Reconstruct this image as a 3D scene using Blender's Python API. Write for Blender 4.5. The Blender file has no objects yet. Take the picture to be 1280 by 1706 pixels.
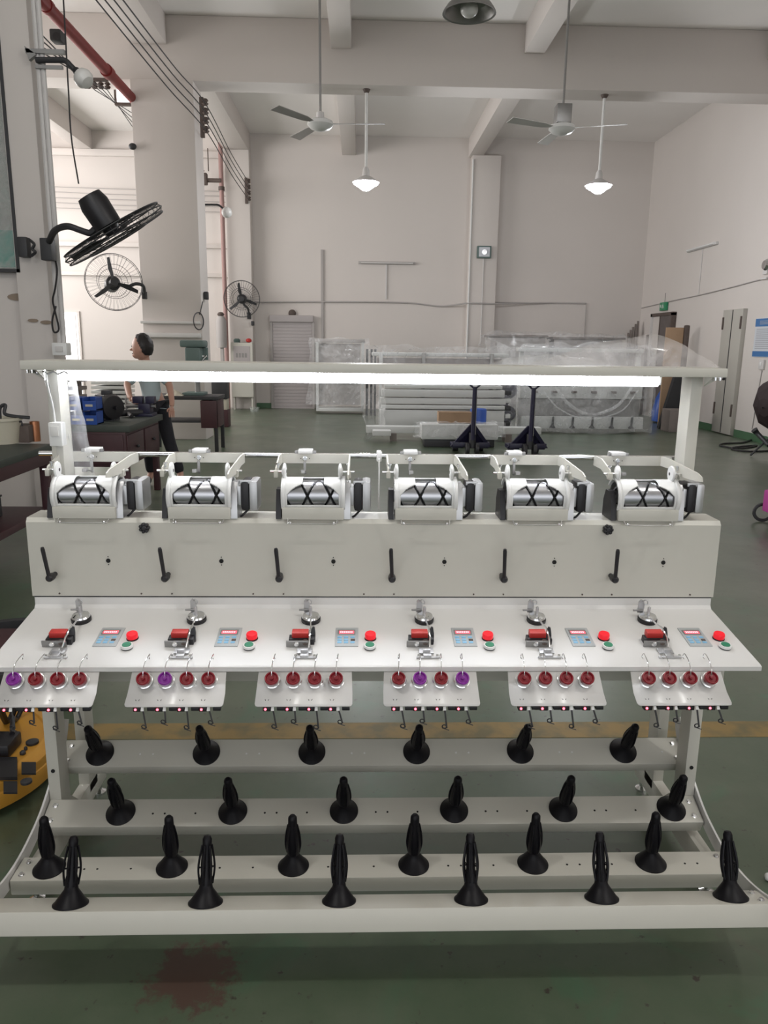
import bpy, bmesh, math, random
from mathutils import Vector, Matrix, noise
random.seed(7)
scn = bpy.context.scene
COL = scn.collection
PI = math.pi
D = math.radians

# ---------------- camera ----------------
FPX, TH, PS, RO, EYE = 1268.65, D(12.39), D(1.876), D(.715), 1.55
fw = Vector((math.sin(PS)*math.cos(TH), math.cos(PS)*math.cos(TH), -math.sin(TH)))
rt0 = Vector((math.cos(PS), -math.sin(PS), 0)); up0 = rt0.cross(fw)
rt = rt0*math.cos(RO) + up0*math.sin(RO); up = up0*math.cos(RO) - rt0*math.sin(RO)
cd = bpy.data.cameras.new('camera'); cam = bpy.data.objects.new('camera', cd); COL.objects.link(cam)
cam.matrix_world = Matrix(((rt.x, up.x, -fw.x, 0), (rt.y, up.y, -fw.y, 0), (rt.z, up.z, -fw.z, EYE), (0, 0, 0, 1)))
cd.sensor_fit = 'HORIZONTAL'; cd.sensor_width = 36; cd.lens = FPX/1280*36; cd.clip_start = .05; cd.clip_end = 200
scn.camera = cam
def at(x, y, axis, val):
    """world point where the sight line through photo pixel x,y meets a plane"""
    d = fw + rt*((x-640)/FPX) - up*((y-853)/FPX)
    i = 'XYZ'.index(axis)
    t = ((val - EYE) if i == 2 else val)/d[i]
    return Vector((d.x*t, d.y*t, EYE + d.z*t))

# ---------------- world, daylight, exposure ----------------
w = bpy.data.worlds.new('overcast'); scn.world = w; w.use_nodes = True
bg = w.node_tree.nodes['Background']; bg.inputs[0].default_value = (.86, .93, 1, 1); bg.inputs[1].default_value = 1.2
def area(name, loc, rot, sx, sy, power, col=(1, .97, .95)):
    l = bpy.data.lights.new(name, 'AREA'); l.shape = 'RECTANGLE'; l.size = sx; l.size_y = sy; l.energy = power; l.color = col
    o = bpy.data.objects.new(name, l); COL.objects.link(o); o.location = loc; o.rotation_euler = rot; return o
area('front_fill_light', (-1.0, -10.8, 3.2), (D(122), 0, 0), 14, 5.2, 270, (1, .96, .94))       # added upward-tilted fill at the hall's open near end, no source in view
area('daylight_side_windows', (-8.9, 13.5, 3.6), (0, D(-90), 0), 3.2, 8.5, 730, (1, .975, .96))        # window band of the side aisle
area('daylight_right_windows', (6.65, -2.0, 4.2), (0, D(90), 0), 2.4, 7.0, 110, (1, .965, .94))
for lx_ in (-1.9, 2.7):                                    # ceiling lamps of the bay behind the photographer
    l = bpy.data.lights.new('bay_lamp', 'POINT'); l.energy = 125; l.color = (1, .985, .95); l.shadow_soft_size = .12
    o = bpy.data.objects.new('bay_lamp', l); COL.objects.link(o); o.location = (lx_, .9, 5.0)
scn.view_settings.view_transform = 'Standard'; scn.view_settings.look = 'None'
scn.view_settings.exposure = -0.12; scn.view_settings.gamma = 1; scn.view_settings.use_curve_mapping = False

# ---------------- materials ----------------
def mat(name, col, rough=.5, metal=0, spec=.5, emit=None, es=0, noise_amt=0, noise_scale=8, bump=0, alpha=None, coat=0):
    m = bpy.data.materials.new(name); m.use_nodes = True; nt = m.node_tree; b = nt.nodes['Principled BSDF']
    b.inputs['Base Color'].default_value = (*col, 1); b.inputs['Roughness'].default_value = rough
    b.inputs['Metallic'].default_value = metal; b.inputs['Specular IOR Level'].default_value = spec
    b.inputs['Coat Weight'].default_value = coat
    if emit: b.inputs['Emission Color'].default_value = (*emit, 1); b.inputs['Emission Strength'].default_value = es
    if noise_amt or bump:
        tc = nt.nodes.new('ShaderNodeTexCoord'); n = nt.nodes.new('ShaderNodeTexNoise')
        n.inputs['Scale'].default_value = noise_scale; n.inputs['Detail'].default_value = 6
        nt.links.new(tc.outputs['Object'], n.inputs['Vector'])
        if noise_amt:
            mx = nt.nodes.new('ShaderNodeMixRGB'); mx.inputs[1].default_value = (*[c*(1-noise_amt) for c in col], 1)
            mx.inputs[2].default_value = (*[min(1, c*(1+noise_amt)) for c in col], 1)
            nt.links.new(n.outputs['Fac'], mx.inputs[0]); nt.links.new(mx.outputs[0], b.inputs['Base Color'])
        if bump:
            bp = nt.nodes.new('ShaderNodeBump'); bp.inputs['Strength'].default_value = bump; bp.inputs['Distance'].default_value = .01
            nt.links.new(n.outputs['Fac'], bp.inputs['Height']); nt.links.new(bp.outputs[0], b.inputs['Normal'])
    return m
M = {}
M['wall'] = mat('painted_plaster', (.64, .595, .565), .85, noise_amt=.035, noise_scale=.9, bump=.12)
M['ceil'] = mat('ceiling_paint', (.84, .81, .785), .9, noise_amt=.04, noise_scale=.7)
M['white'] = mat('white_powder_coat', (.55, .535, .48), .38, noise_amt=.015, noise_scale=3)
M['white2'] = mat('white_gloss_paint', (.68, .67, .655), .25)
M['wplastic'] = mat('white_plastic', (.74, .74, .73), .3)
M['steel'] = mat('brushed_steel', (.42, .42, .44), .28, 1)
M['chrome'] = mat('chrome', (.75, .75, .76), .12, 1)
M['alu'] = mat('cast_aluminium', (.55, .55, .56), .42, .85)
M['greysteel'] = mat('grey_steel', (.30, .295, .29), .4, .7)
M['black'] = mat('black_plastic', (.012, .011, .014), .42)
M['cone'] = mat('black_moulded_plastic', (.0045, .004, .006), .42, spec=.22)
M['dark'] = mat('dark_grey', (.03, .03, .033), .5)
M['slot'] = mat('dark_hole', (.01, .01, .01), .9)
M['red'] = mat('red_plastic', (.50, .035, .03), .4)
M['redbtn'] = mat('red_button', (.75, .01, .02), .3, emit=(1, .01, .03), es=.35)
M['redknob'] = mat('red_yarn_knob', (.22, .008, .016), .35, noise_amt=.5, noise_scale=60)
M['purple'] = mat('purple_knob', (.22, .02, .28), .35, noise_amt=.5, noise_scale=60)
M['green'] = mat('green_button', (.03, .22, .12), .4)
M['panel'] = mat('panel_grey', (.42, .44, .45), .4)
M['blue'] = mat('key_blue', (.22, .48, .70), .4)
M['pinklit'] = mat('lit_display', (.6, .05, .08), .4, emit=(1, .12, .17), es=1.3)
M['pinklit2'] = mat('lit_digits', (.9, .5, .5), .4, emit=(1, .5, .55), es=1.4)
M['tube'] = mat('led_tube_lit', (1, 1, 1), .4, emit=(.90, .93, 1), es=31)
M['bulb'] = mat('lamp_lit', (1, 1, 1), .4, emit=(.93, .95, 1), es=30)
M['sensor'] = mat('sensor_led', (1, .1, .1), .4, emit=(1, .10, .14), es=6)
M['sky'] = mat('bright_daylight_glass', (1, 1, 1), .4, emit=(1, .98, .98), es=3)
M['bulboff'] = mat('unlit_bulb', (.75, .74, .72), .3)
M['redpipe'] = mat('red_fire_pipe', (.22, .018, .016), .5, noise_amt=.15)
M['pinkpipe'] = mat('faded_red_pipe', (.36, .22, .205), .6)
M['cable'] = mat('black_cable', (.02, .018, .02), .6)
M['gcable'] = mat('grey_conduit', (.40, .375, .365), .7)
M['wcable'] = mat('white_conduit', (.62, .60, .59), .6)
M['rust'] = mat('rusty_brown', (.10, .075, .065), .7, noise_amt=.3, noise_scale=20)
M['bench'] = mat('red_brown_bench', (.055, .018, .022), .5, noise_amt=.3)
M['benchtop'] = mat('dark_bench_top', (.045, .055, .045), .55, noise_amt=.3)
M['bluebin'] = mat('blue_bin', (.015, .07, .33), .4)
M['wood'] = mat('cardboard_brown', (.36, .24, .15), .8, noise_amt=.1)
M['board'] = mat('grey_boards', (.20, .17, .155), .7, noise_amt=.2)
M['yellow'] = mat('orange_yellow_plastic', (.55, .27, .035), .42, noise_amt=.12, noise_scale=6)
M['navy'] = mat('navy_paint', (.018, .016, .045), .4)
M['pblue'] = mat('blue_tub', (.03, .10, .45), .4)
M['cream'] = mat('cream_bucket', (.50, .47, .38), .5)
M['copper'] = mat('copper', (.55, .24, .13), .3, 1)
M['skin'] = mat('skin', (.48, .27, .20), .5)
M['hair'] = mat('black_hair', (.012, .009, .009), .5)
M['shirt'] = mat('grey_teal_shirt', (.42, .50, .52), .8)
M['trouser'] = mat('black_trousers', (.014, .014, .02), .8)
M['mgreen'] = mat('machine_green', (.10, .15, .14), .45)
M['door'] = mat('grey_green_door', (.44, .42, .38), .6)
M['shutter'] = mat('roller_shutter_grey', (.42, .385, .385), .6)
M['darkroom'] = mat('dark_doorway_boards', (.13, .11, .105), .8, noise_amt=.2)
M['exit'] = mat('exit_sign_green', (.02, .22, .10), .4, emit=(.02, .4, .16), es=.02)
M['teal'] = mat('teal_film', (.07, .30, .25), .25)
M['poster'] = mat('poster_paper', (.60, .62, .66), .6)
M['posterblue'] = mat('poster_blue', (.05, .16, .38), .6)
M['posterline'] = mat('poster_text', (.35, .36, .40), .6)
M['pink'] = mat('magenta_plastic', (.50, .05, .33), .4)
M['maroon'] = mat('dark_maroon_fabric', (.022, .010, .012), .7)
M['plinth'] = mat('green_skirting', (.07, .15, .08), .5)
M['stain'] = mat('brown_stain', (.28, .22, .17), .9)
M['farwhite'] = mat('far_machine_white', (.60, .61, .60), .5)

def film(name, fac, tint=(.9, .91, .93)):
    m = bpy.data.materials.new(name); m.use_nodes = True; nt = m.node_tree; nt.nodes.clear()
    out = nt.nodes.new('ShaderNodeOutputMaterial'); tr = nt.nodes.new('ShaderNodeBsdfTransparent')
    b = nt.nodes.new('ShaderNodeBsdfPrincipled'); b.inputs['Base Color'].default_value = (*tint, 1); b.inputs['Roughness'].default_value = .16
    b.inputs['Specular IOR Level'].default_value = .9
    mx = nt.nodes.new('ShaderNodeMixShader'); n = nt.nodes.new('ShaderNodeTexNoise'); tc = nt.nodes.new('ShaderNodeTexCoord')
    n.inputs['Scale'].default_value = 5; n.inputs['Detail'].default_value = 5; n.inputs['Distortion'].default_value = 2.5
    mp = nt.nodes.new('ShaderNodeMapRange'); mp.inputs[1].default_value = .35; mp.inputs[2].default_value = .75
    mp.inputs[3].default_value = fac*.55; mp.inputs[4].default_value = min(1, fac*1.9)
    nt.links.new(tc.outputs['Object'], n.inputs['Vector']); nt.links.new(n.outputs['Fac'], mp.inputs[0])
    nt.links.new(mp.outputs[0], mx.inputs[0]); nt.links.new(tr.outputs[0], mx.inputs[1]); nt.links.new(b.outputs[0], mx.inputs[2])
    nt.links.new(mx.outputs[0], out.inputs[0]); return m
M['film'] = film('clear_plastic_film', .20)
M['film2'] = film('thin_clear_film', .19)
M['bag'] = film('crumpled_bag_film', .22, (.84, .80, .80))
M['glass'] = film('reflecting_glass', .25, (.5, .55, .52))

def floor_material():
    m = bpy.data.materials.new('green_epoxy_floor'); m.use_nodes = True; nt = m.node_tree; b = nt.nodes['Principled BSDF']
    L = nt.links.new; tc = nt.nodes.new('ShaderNodeNewGeometry')
    def nz(sc, det=6, rg=.6, dist=0):
        n = nt.nodes.new('ShaderNodeTexNoise'); n.inputs['Scale'].default_value = sc; n.inputs['Detail'].default_value = det
        n.inputs['Roughness'].default_value = rg; n.inputs['Distortion'].default_value = dist; L(tc.outputs['Position'], n.inputs['Vector']); return n
    def ramp(src, a, bb):
        r = nt.nodes.new('ShaderNodeMapRange'); r.inputs[1].default_value = a; r.inputs[2].default_value = bb; L(src, r.inputs[0]); return r.outputs[0]
    def mix(fac, c1, c2):
        x = nt.nodes.new('ShaderNodeMixRGB'); L(fac, x.inputs[0])
        for i, c in ((1, c1), (2, c2)):
            if isinstance(c, tuple): x.inputs[i].default_value = (*c, 1)
            else: L(c, x.inputs[i])
        return x.outputs[0]
    c = mix(ramp(nz(1.3, 8, .7).outputs['Fac'], .35, .7), (.050, .080, .043), (.104, .126, .084))
    c = mix(ramp(nz(3.1, 6, .6, 1).outputs['Fac'], .55, .8), c, (.040, .135, .070))
    c = mix(ramp(nz(24, 4, .6).outputs['Fac'], .64, .70), c, (.035, .025, .020))
    c = mix(ramp(nz(1.7, 8, .75, .6).outputs['Fac'], .60, .74), c, (.095, .085, .062))
    # red-brown worn stain with its own outline near the front
    mp = nt.nodes.new('ShaderNodeMapping'); mp.inputs['Location'].default_value = (.41/.12, -1.62/.12, 0); mp.inputs['Scale'].default_value = (1/.12, 1/.12, 1)
    L(tc.outputs['Position'], mp.inputs['Vector'])
    g = nt.nodes.new('ShaderNodeVectorMath'); g.operation = 'LENGTH'; L(mp.outputs[0], g.inputs[0])
    sub = nt.nodes.new('ShaderNodeMath'); sub.operation = 'SUBTRACT'; L(nz(16, 8, .75).outputs['Fac'], sub.inputs[0])
    ml = nt.nodes.new('ShaderNodeMath'); ml.operation = 'MULTIPLY'; ml.inputs[1].default_value = .30; L(g.outputs['Value'], ml.inputs[0]); L(ml.outputs[0], sub.inputs[1])
    c = mix(ramp(sub.outputs[0], .20, .30), c, (.072, .040, .030))
    L(c, b.inputs['Base Color'])
    rr = nt.nodes.new('ShaderNodeMapRange'); rr.inputs[3].default_value = .22; rr.inputs[4].default_value = .48; L(nz(2.2).outputs['Fac'], rr.inputs[0]); L(rr.outputs[0], b.inputs['Roughness'])
    bp = nt.nodes.new('ShaderNodeBump'); bp.inputs['Strength'].default_value = .08; bp.inputs['Distance'].default_value = .01; L(nz(7).outputs['Fac'], bp.inputs['Height']); L(bp.outputs[0], b.inputs['Normal'])
    b.inputs['Specular IOR Level'].default_value = .5; b.inputs['Coat Weight'].default_value = .7; b.inputs['Coat Roughness'].default_value = .36
    return m
M['floor'] = floor_material()
def worn_line():
    m = mat('worn_yellow_line', (.26, .17, .055), .45); nt = m.node_tree; b = nt.nodes['Principled BSDF']
    tc = nt.nodes.new('ShaderNodeTexCoord'); n = nt.nodes.new('ShaderNodeTexNoise'); n.inputs['Scale'].default_value = 9; n.inputs['Detail'].default_value = 8
    r = nt.nodes.new('ShaderNodeMapRange'); r.inputs[1].default_value = .42; r.inputs[2].default_value = .62
    x = nt.nodes.new('ShaderNodeMixRGB'); x.inputs[1].default_value = (.27, .18, .06, 1); x.inputs[2].default_value = (.16, .13, .06, 1)
    nt.links.new(tc.outputs['Object'], n.inputs['Vector']); nt.links.new(n.outputs['Fac'], r.inputs[0]); nt.links.new(r.outputs[0], x.inputs[0]); nt.links.new(x.outputs[0], b.inputs['Base Color'])
    return m
M['line'] = worn_line()

# ---------------- mesh building ----------------
ORG = {}
class MB:
    def __init__(s, m=None): s.bm = bmesh.new(); s.M = m or Matrix(); s.mi = 0
    def _f(s, vs, smooth=True):
        try: f = s.bm.faces.new(vs)
        except ValueError: return None
        f.smooth = smooth; f.material_index = s.mi; return f
    def v(s, p): return s.bm.verts.new(s.M @ Vector(p))
    def box(s, lo, hi, bev=0, R=None):
        c = [(a+b)/2 for a, b in zip(lo, hi)]; d = [abs(b-a) for a, b in zip(lo, hi)]
        t = bmesh.new(); bmesh.ops.create_cube(t, size=1)
        for v in t.verts: v.co = Vector((v.co.x*d[0], v.co.y*d[1], v.co.z*d[2]))
        if bev: bmesh.ops.bevel(t, geom=t.edges[:], offset=min(bev, min(d)*.45), segments=2, affect='EDGES', profile=.6)
        X = s.M @ Matrix.Translation(c) @ (R.to_4x4() if R else Matrix())
        mp = {v: s.bm.verts.new(X @ v.co) for v in t.verts}
        for f in t.faces: s._f([mp[v] for v in f.verts])
        t.free(); return s
    def lathe(s, prof, p=(0, 0, 0), ax=(0, 0, 1), n=24, cap=True):
        ax = Vector(ax).normalized(); a = ax.orthogonal().normalized(); b = ax.cross(a); p = Vector(p); rings = []
        for r, h in prof:
            if r < 1e-6: rings.append([s.v(p+ax*h)])
            else: rings.append([s.v(p+ax*h+(a*math.cos(2*PI*i/n)+b*math.sin(2*PI*i/n))*r) for i in range(n)])
        for A, B in zip(rings, rings[1:]):
            for i in range(n):
                j = (i+1) % n
                if len(A) == 1 and len(B) == 1: continue
                if len(A) == 1: s._f([A[0], B[j], B[i]])
                elif len(B) == 1: s._f([A[i], A[j], B[0]])
                else: s._f([A[i], A[j], B[j], B[i]])
        if cap:
            if len(rings[0]) > 1: s._f(rings[0][::-1])
            if len(rings[-1]) > 1: s._f(rings[-1])
        return s
    def cyl(s, p0, p1, r, r1=None, n=16):
        p0, p1 = Vector(p0), Vector(p1); L = (p1-p0).length
        return s.lathe([(r, 0), (r if r1 is None else r1, L)], p0, p1-p0, n)
    def tube(s, pts, r, n=8, closed=False):
        pts = [Vector(p) for p in pts]; rings = []; k = len(pts)
        t0 = (pts[1]-pts[0]).normalized(); a = t0.orthogonal().normalized()
        for i, p in enumerate(pts):
            if closed: t = (pts[(i+1) % k]-pts[i-1]).normalized()
            else: t = (pts[min(i+1, k-1)]-pts[max(i-1, 0)]).normalized()
            a = (a-t*a.dot(t)); a = a.normalized() if a.length > 1e-6 else t.orthogonal().normalized(); b = t.cross(a)
            rr = r[i] if isinstance(r, (list, tuple)) else r
            rings.append([s.v(p+(a*math.cos(2*PI*j/n)+b*math.sin(2*PI*j/n))*rr) for j in range(n)])
        for i in range(k if closed else k-1):
            A, B = rings[i], rings[(i+1) % k]
            for j in range(n): s._f([A[j], A[(j+1) % n], B[(j+1) % n], B[j]])
        if not closed: s._f(rings[0][::-1]); s._f(rings[-1])
        return s
    def ring(s, c, nrm, R, r, n=40, m=6):
        nrm = Vector(nrm).normalized(); a = nrm.orthogonal().normalized(); b = nrm.cross(a); c = Vector(c)
        return s.tube([c+(a*math.cos(2*PI*i/n)+b*math.sin(2*PI*i/n))*R for i in range(n)], r, m, True)
    def ball(s, c, r, sc=(1, 1, 1), n=16):
        t = bmesh.new(); bmesh.ops.create_uvsphere(t, u_segments=n, v_segments=max(6, n*2//3), radius=r)
        c = Vector(c); mp = {v: s.v(c+Vector((v.co.x*sc[0], v.co.y*sc[1], v.co.z*sc[2]))) for v in t.verts}
        for f in t.faces: s._f([mp[v] for v in f.verts])
        t.free(); return s
    def prism(s, poly, vec):
        vec = Vector(vec); A = [s.v(p) for p in poly]; B = [s.v(Vector(p)+vec) for p in poly]; n = len(poly)
        s._f(A[::-1]); s._f(B)
        for i in range(n): s._f([A[i], A[(i+1) % n], B[(i+1) % n], B[i]])
        return s
    def grid(s, fn, nu, nv, skip=None):
        V = [[s.v(fn(i/nu, j/nv)) for j in range(nv+1)] for i in range(nu+1)]
        for i in range(nu):
            for j in range(nv):
                if skip and skip((i+.5)/nu, (j+.5)/nv): continue
                s._f([V[i][j], V[i+1][j], V[i+1][j+1], V[i][j+1]])
        return s
    def build(s, name, mats, parent=None, sharp=.6, normals=True):
        for v in [v for v in s.bm.verts if not v.link_faces]: s.bm.verts.remove(v)
        if normals: bmesh.ops.recalc_face_normals(s.bm, faces=s.bm.faces[:])
        for e in s.bm.edges:
            if len(e.link_faces) == 2 and e.calc_face_angle(0) > sharp: e.smooth = False
        lo = Vector([min(v.co[i] for v in s.bm.verts) for i in range(3)]); hi = Vector([max(v.co[i] for v in s.bm.verts) for i in range(3)])
        o0 = Vector(((lo.x+hi.x)/2, (lo.y+hi.y)/2, lo.z))
        for v in s.bm.verts: v.co -= o0
        me = bpy.data.meshes.new(name); s.bm.to_mesh(me); s.bm.free()
        for m in (mats if isinstance(mats, (list, tuple)) else [mats]): me.materials.append(M[m] if isinstance(m, str) else m)
        o = bpy.data.objects.new(name, me); COL.objects.link(o)
        if parent is not None: o.parent = parent; o.location = o0 - ORG[parent.name]
        else: o.location = o0
        ORG[o.name] = o0.copy(); return o
def thing(name, label, cat, loc, group=None):
    o = bpy.data.objects.new(name, None); COL.objects.link(o); o.location = loc; o.empty_display_size = .1
    ORG[o.name] = Vector(loc); return tag(o, label, cat, group)
def tag(o, label, cat, group=None, kind=None):
    if label: o['label'] = label
    if cat: o['category'] = cat
    if group: o['group'] = group
    if kind: o['kind'] = kind
    return o
def struct(o, label=None):
    o['kind'] = 'structure'
    if label: o['label'] = label
    return o
def copy_tree(o, parent, off):
    c = o.copy(); COL.objects.link(c)
    if parent is not None: c.parent = parent
    c.location = o.location + Vector(off)
    ORG[c.name] = ORG[o.name] + Vector(off)
    for ch in [k for k in COL.objects if k.parent == o]: copy_tree(ch, c, (0, 0, 0))
    return c
def kids(o): return [k for k in COL.objects if k.parent == o]
def B(lo, hi, bev=0): return MB().box(lo, hi, bev)
def rotX(a): return Matrix.Rotation(a, 4, 'X')
def place(loc, *rots):
    m = Matrix.Translation(loc)
    for r in rots: m = m @ r
    return m
def lerp(a, b, t): return a+(b-a)*t
def curve(pts, k=8):
    """Catmull-Rom through points"""
    P = [Vector(p) for p in pts]; P = [P[0]*2-P[1]]+P+[P[-1]*2-P[-2]]; out = []
    for i in range(1, len(P)-2):
        for j in range(k):
            t = j/k; a, b, c, d = P[i-1], P[i], P[i+1], P[i+2]
            out.append(.5*((2*b)+(c-a)*t+(2*a-5*b+4*c-d)*t*t+(3*b-a-3*c+d)*t**3))
    out.append(P[-2]); return out
# ================= THE HALL =================
XL, XR, YF, YN, HC = -9.0, 6.8, 18.9, -11.0, 6.22
struct(B((XL, YN, -.1), (XR+.2, YF+.2, 0)).build('floor', 'floor'))
struct(B((XL, YN, HC), (XR+.2, YF+.2, HC+.2)).build('ceiling', 'ceil'))
struct(B((XL, YF, 0), (XR, YF+.2, HC)).build('wall_far', 'wall'))
struct(B((XR, YN, 0), (XR+.2, YF+.2, HC)).build('wall_right', 'wall'))
struct(B((XL-.2, YN, 0), (XL, YF, HC)).build('wall_left', 'wall'))
# near left partition wall the glass board hangs on
struct(B((XL, 6.75, 0), (-2.86, 6.95, HC)).build('wall_partition', 'wall'))
struct(B((XL, 6.735, 0), (-2.86, 6.75, .08)).build('baseboard_partition', 'plinth'))
struct(B((XR-.012, 4, 0), (XR, 13.63, .13)).build('baseboard_right', 'plinth'))
struct(B((XR-.012, 14.38, 0), (XR, 16.7, .13)).build('baseboard_right', 'plinth'))
struct(B((-2.54, YF-.012, 0), (-2.1, YF, .12)).build('baseboard_far', 'plinth'))
n = 0
def trim(lo, hi, m='wall', bev=.012):
    global n; n += 1
    return struct(B(lo, hi, bev).build('trim_%d' % n, m))
trim((XL, 12.5, 5.34), (6.8, 13.0, HC), bev=.02)                    # cross beam
trim((XL, 5.9, 5.34), (6.8, 6.4, HC), bev=.02)
for x in (-.45, 2.47): trim((x, 13.0, 5.80), (x+.32, YF, HC))       # long beams beyond the cross beam
for x in (-.46, 2.42): trim((x, 6.4, 5.82), (x+.30, 12.5, HC))
trim((6.1, 6.4, 5.82), (6.8, 12.5, HC))
trim((-3.10, 13.0, 5.80), (-2.55, YF, HC)); trim((-3.42, 6.4, 5.82), (-2.87, 12.5, HC))
trim((-6.45, 13.0, 5.80), (-6.12, YF, HC)); trim((-6.45, 6.4, 5.82), (-6.1, 12.5, HC))
trim((-3.43, 12.45, 0), (-2.50, 13.05, 5.34), bev=.02)              # freestanding column
trim((-2.86, 6.68, 0), (-2.60, 6.95, 5.34), bev=.01)                # near column
trim((-3.09, 18.55, 0), (-2.54, YF, 5.80), bev=.02)                 # pilaster by the pipe
trim((2.53, 18.62, 0), (3.19, YF, 5.80), bev=.02)                   # pilaster with flood light
trim((-7.9, 18.78, 5.66), (-3.1, YF, 5.80)); trim((-7.9, 18.8, 3.70), (-3.1, YF, 3.80)); trim((-7.9, 18.8, 3.05), (-3.1, YF, 3.14))
trim((-3.45, 12.35, 1.62), (-2.52, 12.45, 1.69), 'white2'); trim((-3.45, 12.38, 1.83), (-2.52, 12.45, 1.87), 'white2')
# painted line on the floor
o = B((-6, 2.80, 0), (6.7, 2.93, .0015)).build('floor_line', 'line'); tag(o, 'worn yellow line painted across the green floor behind the machine', 'floor line')

# roller shutter door
d = B((-2.11, 18.82, 0), (-1.17, 18.9, 2.08)).build('door_1', 'shutter'); struct(d)
g = MB()
for k in range(26): g.box((-2.10, 18.812, .05+k*.078), (-1.18, 18.822, .115+k*.078), .004)
g.build('shutter_slats', 'shutter', d)
B((-2.17, 18.74, 2.05), (-1.13, 18.9, 2.21), .02).build('shutter_box', 'shutter', d)
B((-2.17, 18.80, 0), (-2.11, 18.9, 2.06)).build('frame', 'gcable', d); B((-1.17, 18.80, 0), (-1.11, 18.9, 2.06)).build('frame', 'gcable', d)
p = at(487, 522, 'Y', 18.85); o = MB().lathe([(0, -.05), (.07, -.04), (.09, 0), (.05, .03), (0, .04)], p, (0, -1, 0)).build('door_sensor', 'rust'); tag(o, 'small brown round sensor above the roller shutter', 'sensor')
# doorway with daylight in the aisle
d = B((-7.3, 18.86, 0), (-6.68, 18.9, 2.24)).build('window_1', 'wall'); struct(d)
B((-7.25, 18.845, .1), (-6.73, 18.86, 2.19)).build('pane', 'sky', d); B((-6.78, 18.83, .1), (-6.755, 18.85, 2.19)).build('mullion', 'wcable', d)
# narrow bright slit behind the column and high window by the red pipe
d = MB(); a = at(190, 131, 'Y', 12.9)
lo = at(196, 172, 'Y', 13.1); hi = at(221, 134, 'Y', 13.1)
d = B((lo.x, 13.08, lo.z), (hi.x+.05, 13.12, hi.z)).build('window_2', 'sky'); struct(d)
f = MB(); 
for (x0, z0, x1, z1) in ((lo.x-.03, lo.z, lo.x, hi.z), (lo.x-.03, lo.z-.04, hi.x+.05, lo.z), (hi.x+.02, lo.z, hi.x+.06, hi.z+.04), (lo.x-.6, hi.z, hi.x+.05, hi.z+.035)): f.box((x0, 13.04, z0), (x1, 13.12, z1))
f.build('window_frame', 'rust', d)

# doors of the right wall
d = B((6.72, 13.63, .02), (6.8, 14.38, 2.25), .006).build('door_2', 'door'); struct(d)
B((6.712, 13.995, .03), (6.722, 14.012, 2.24)).build('door_seam', 'dark', d)
for y in (13.66, 14.34):
    for z in (.35, 1.9): B((6.70, y-.02, z), (6.725, y+.02, z+.22), .004).build('hinge', 'rust', d)
MB().ball((6.70, 14.06, 1.02), .035).build('door_handle', 'dark', d)
d = B((6.74, 16.75, 0), (6.8, 17.95, 2.30)).build('door_3', 'wall'); struct(d)
B((6.70, 17.88, 0), (6.8, 17.97, 2.3)).build('frame', 'wcable', d); B((6.70, 16.72, 0), (6.8, 16.79, 2.3)).build('frame', 'rust', d); B((6.70, 16.72, 2.25), (6.8, 17.97, 2.32)).build('frame', 'rust', d)
B((6.725, 16.8, 0), (6.745, 17.45, 2.25)).build('door_leaf', 'darkroom', d); B((6.715, 17.42, 0), (6.74, 17.46, 2.25)).build('leaf_edge', 'rust', d)
# exit sign, its wire
t = thing('exit_sign', 'green running man exit sign over the open doorway on the right wall', 'exit sign', (6.77, 17.4, 2.37))
B((6.74, 17.22, 2.37), (6.79, 17.58, 2.55), .006).build('housing', 'exit', t)
g = MB(); g.box((6.737, 17.49, 2.44), (6.741, 17.53, 2.50)); g.ball((6.738, 17.39, 2.51), .013, (.3, 1, 1)); g.box((6.737, 17.37, 2.46), (6.741, 17.41, 2.49)); g.box((6.737, 17.35, 2.42), (6.741, 17.375, 2.46)); g.box((6.737, 17.41, 2.42), (6.741, 17.435, 2.46)); g.build('pictogram', 'wplastic', t)
MB().tube([(6.785, 17.42, 2.55), (6.785, 17.42, 2.75)], .008).build('wire', 'gcable', t)
# wall notice
t = thing('wall_notice', 'white notice poster with blue header on the right wall', 'poster', (6.79, 12.95, 1.3))
a, b = 12.55, 13.27
B((6.785, a, 1.42), (6.797, b, 2.07)).build('sheet', 'poster', t); B((6.781, a, 1.93), (6.786, b, 2.06)).build('header', 'posterblue', t)
B((6.781, a, 1.43), (6.786, b, 1.52)).build('footer', 'posterblue', t)
g = MB()
for k in range(11): g.box((6.781, a+.08+.05*(k % 3), 1.56+k*.032), (6.786, b-.06, 1.570+k*.032))
for k in range(3): g.box((6.779, a+.2, 1.965+k*.024), (6.782, b-.15, 1.975+k*.024))
g.build('lines_of_text', 'posterline', t)
# long cable, lamps and bell on right wall
o = MB().tube(curve([(6.785, 18.85, 2.49), (6.785, 17, 2.56), (6.785, 15.6, 2.60), (6.785, 14.2, 2.66), (6.785, 13.2, 2.71), (6.785, 12, 2.72), (6.785, 9, 2.74)]), .011).build('wall_cable', 'gcable'); tag(o, 'grey cable running along the white right wall above the doors', 'cable')
t = thing('wall_tube_lamp', 'unlit slanting-looking tube lamp batten high on the right wall', 'wall lamp', (6.76, 15.7, 3.4))
B((6.74, 15.04, 3.49), (6.8, 16.37, 3.55), .01).build('batten', 'wcable', t); MB().cyl((6.72, 15.1, 3.515), (6.72, 16.3, 3.515), .016).build('tube', 'wplastic', t); MB().tube([(6.79, 15.7, 3.49), (6.79, 15.7, 2.62)], .007).build('wire', 'wcable', t)
t = thing('wall_bell', 'round silver alarm bell on the right wall at the photo edge', 'bell', (6.75, 13.15, 2.9))
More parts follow.
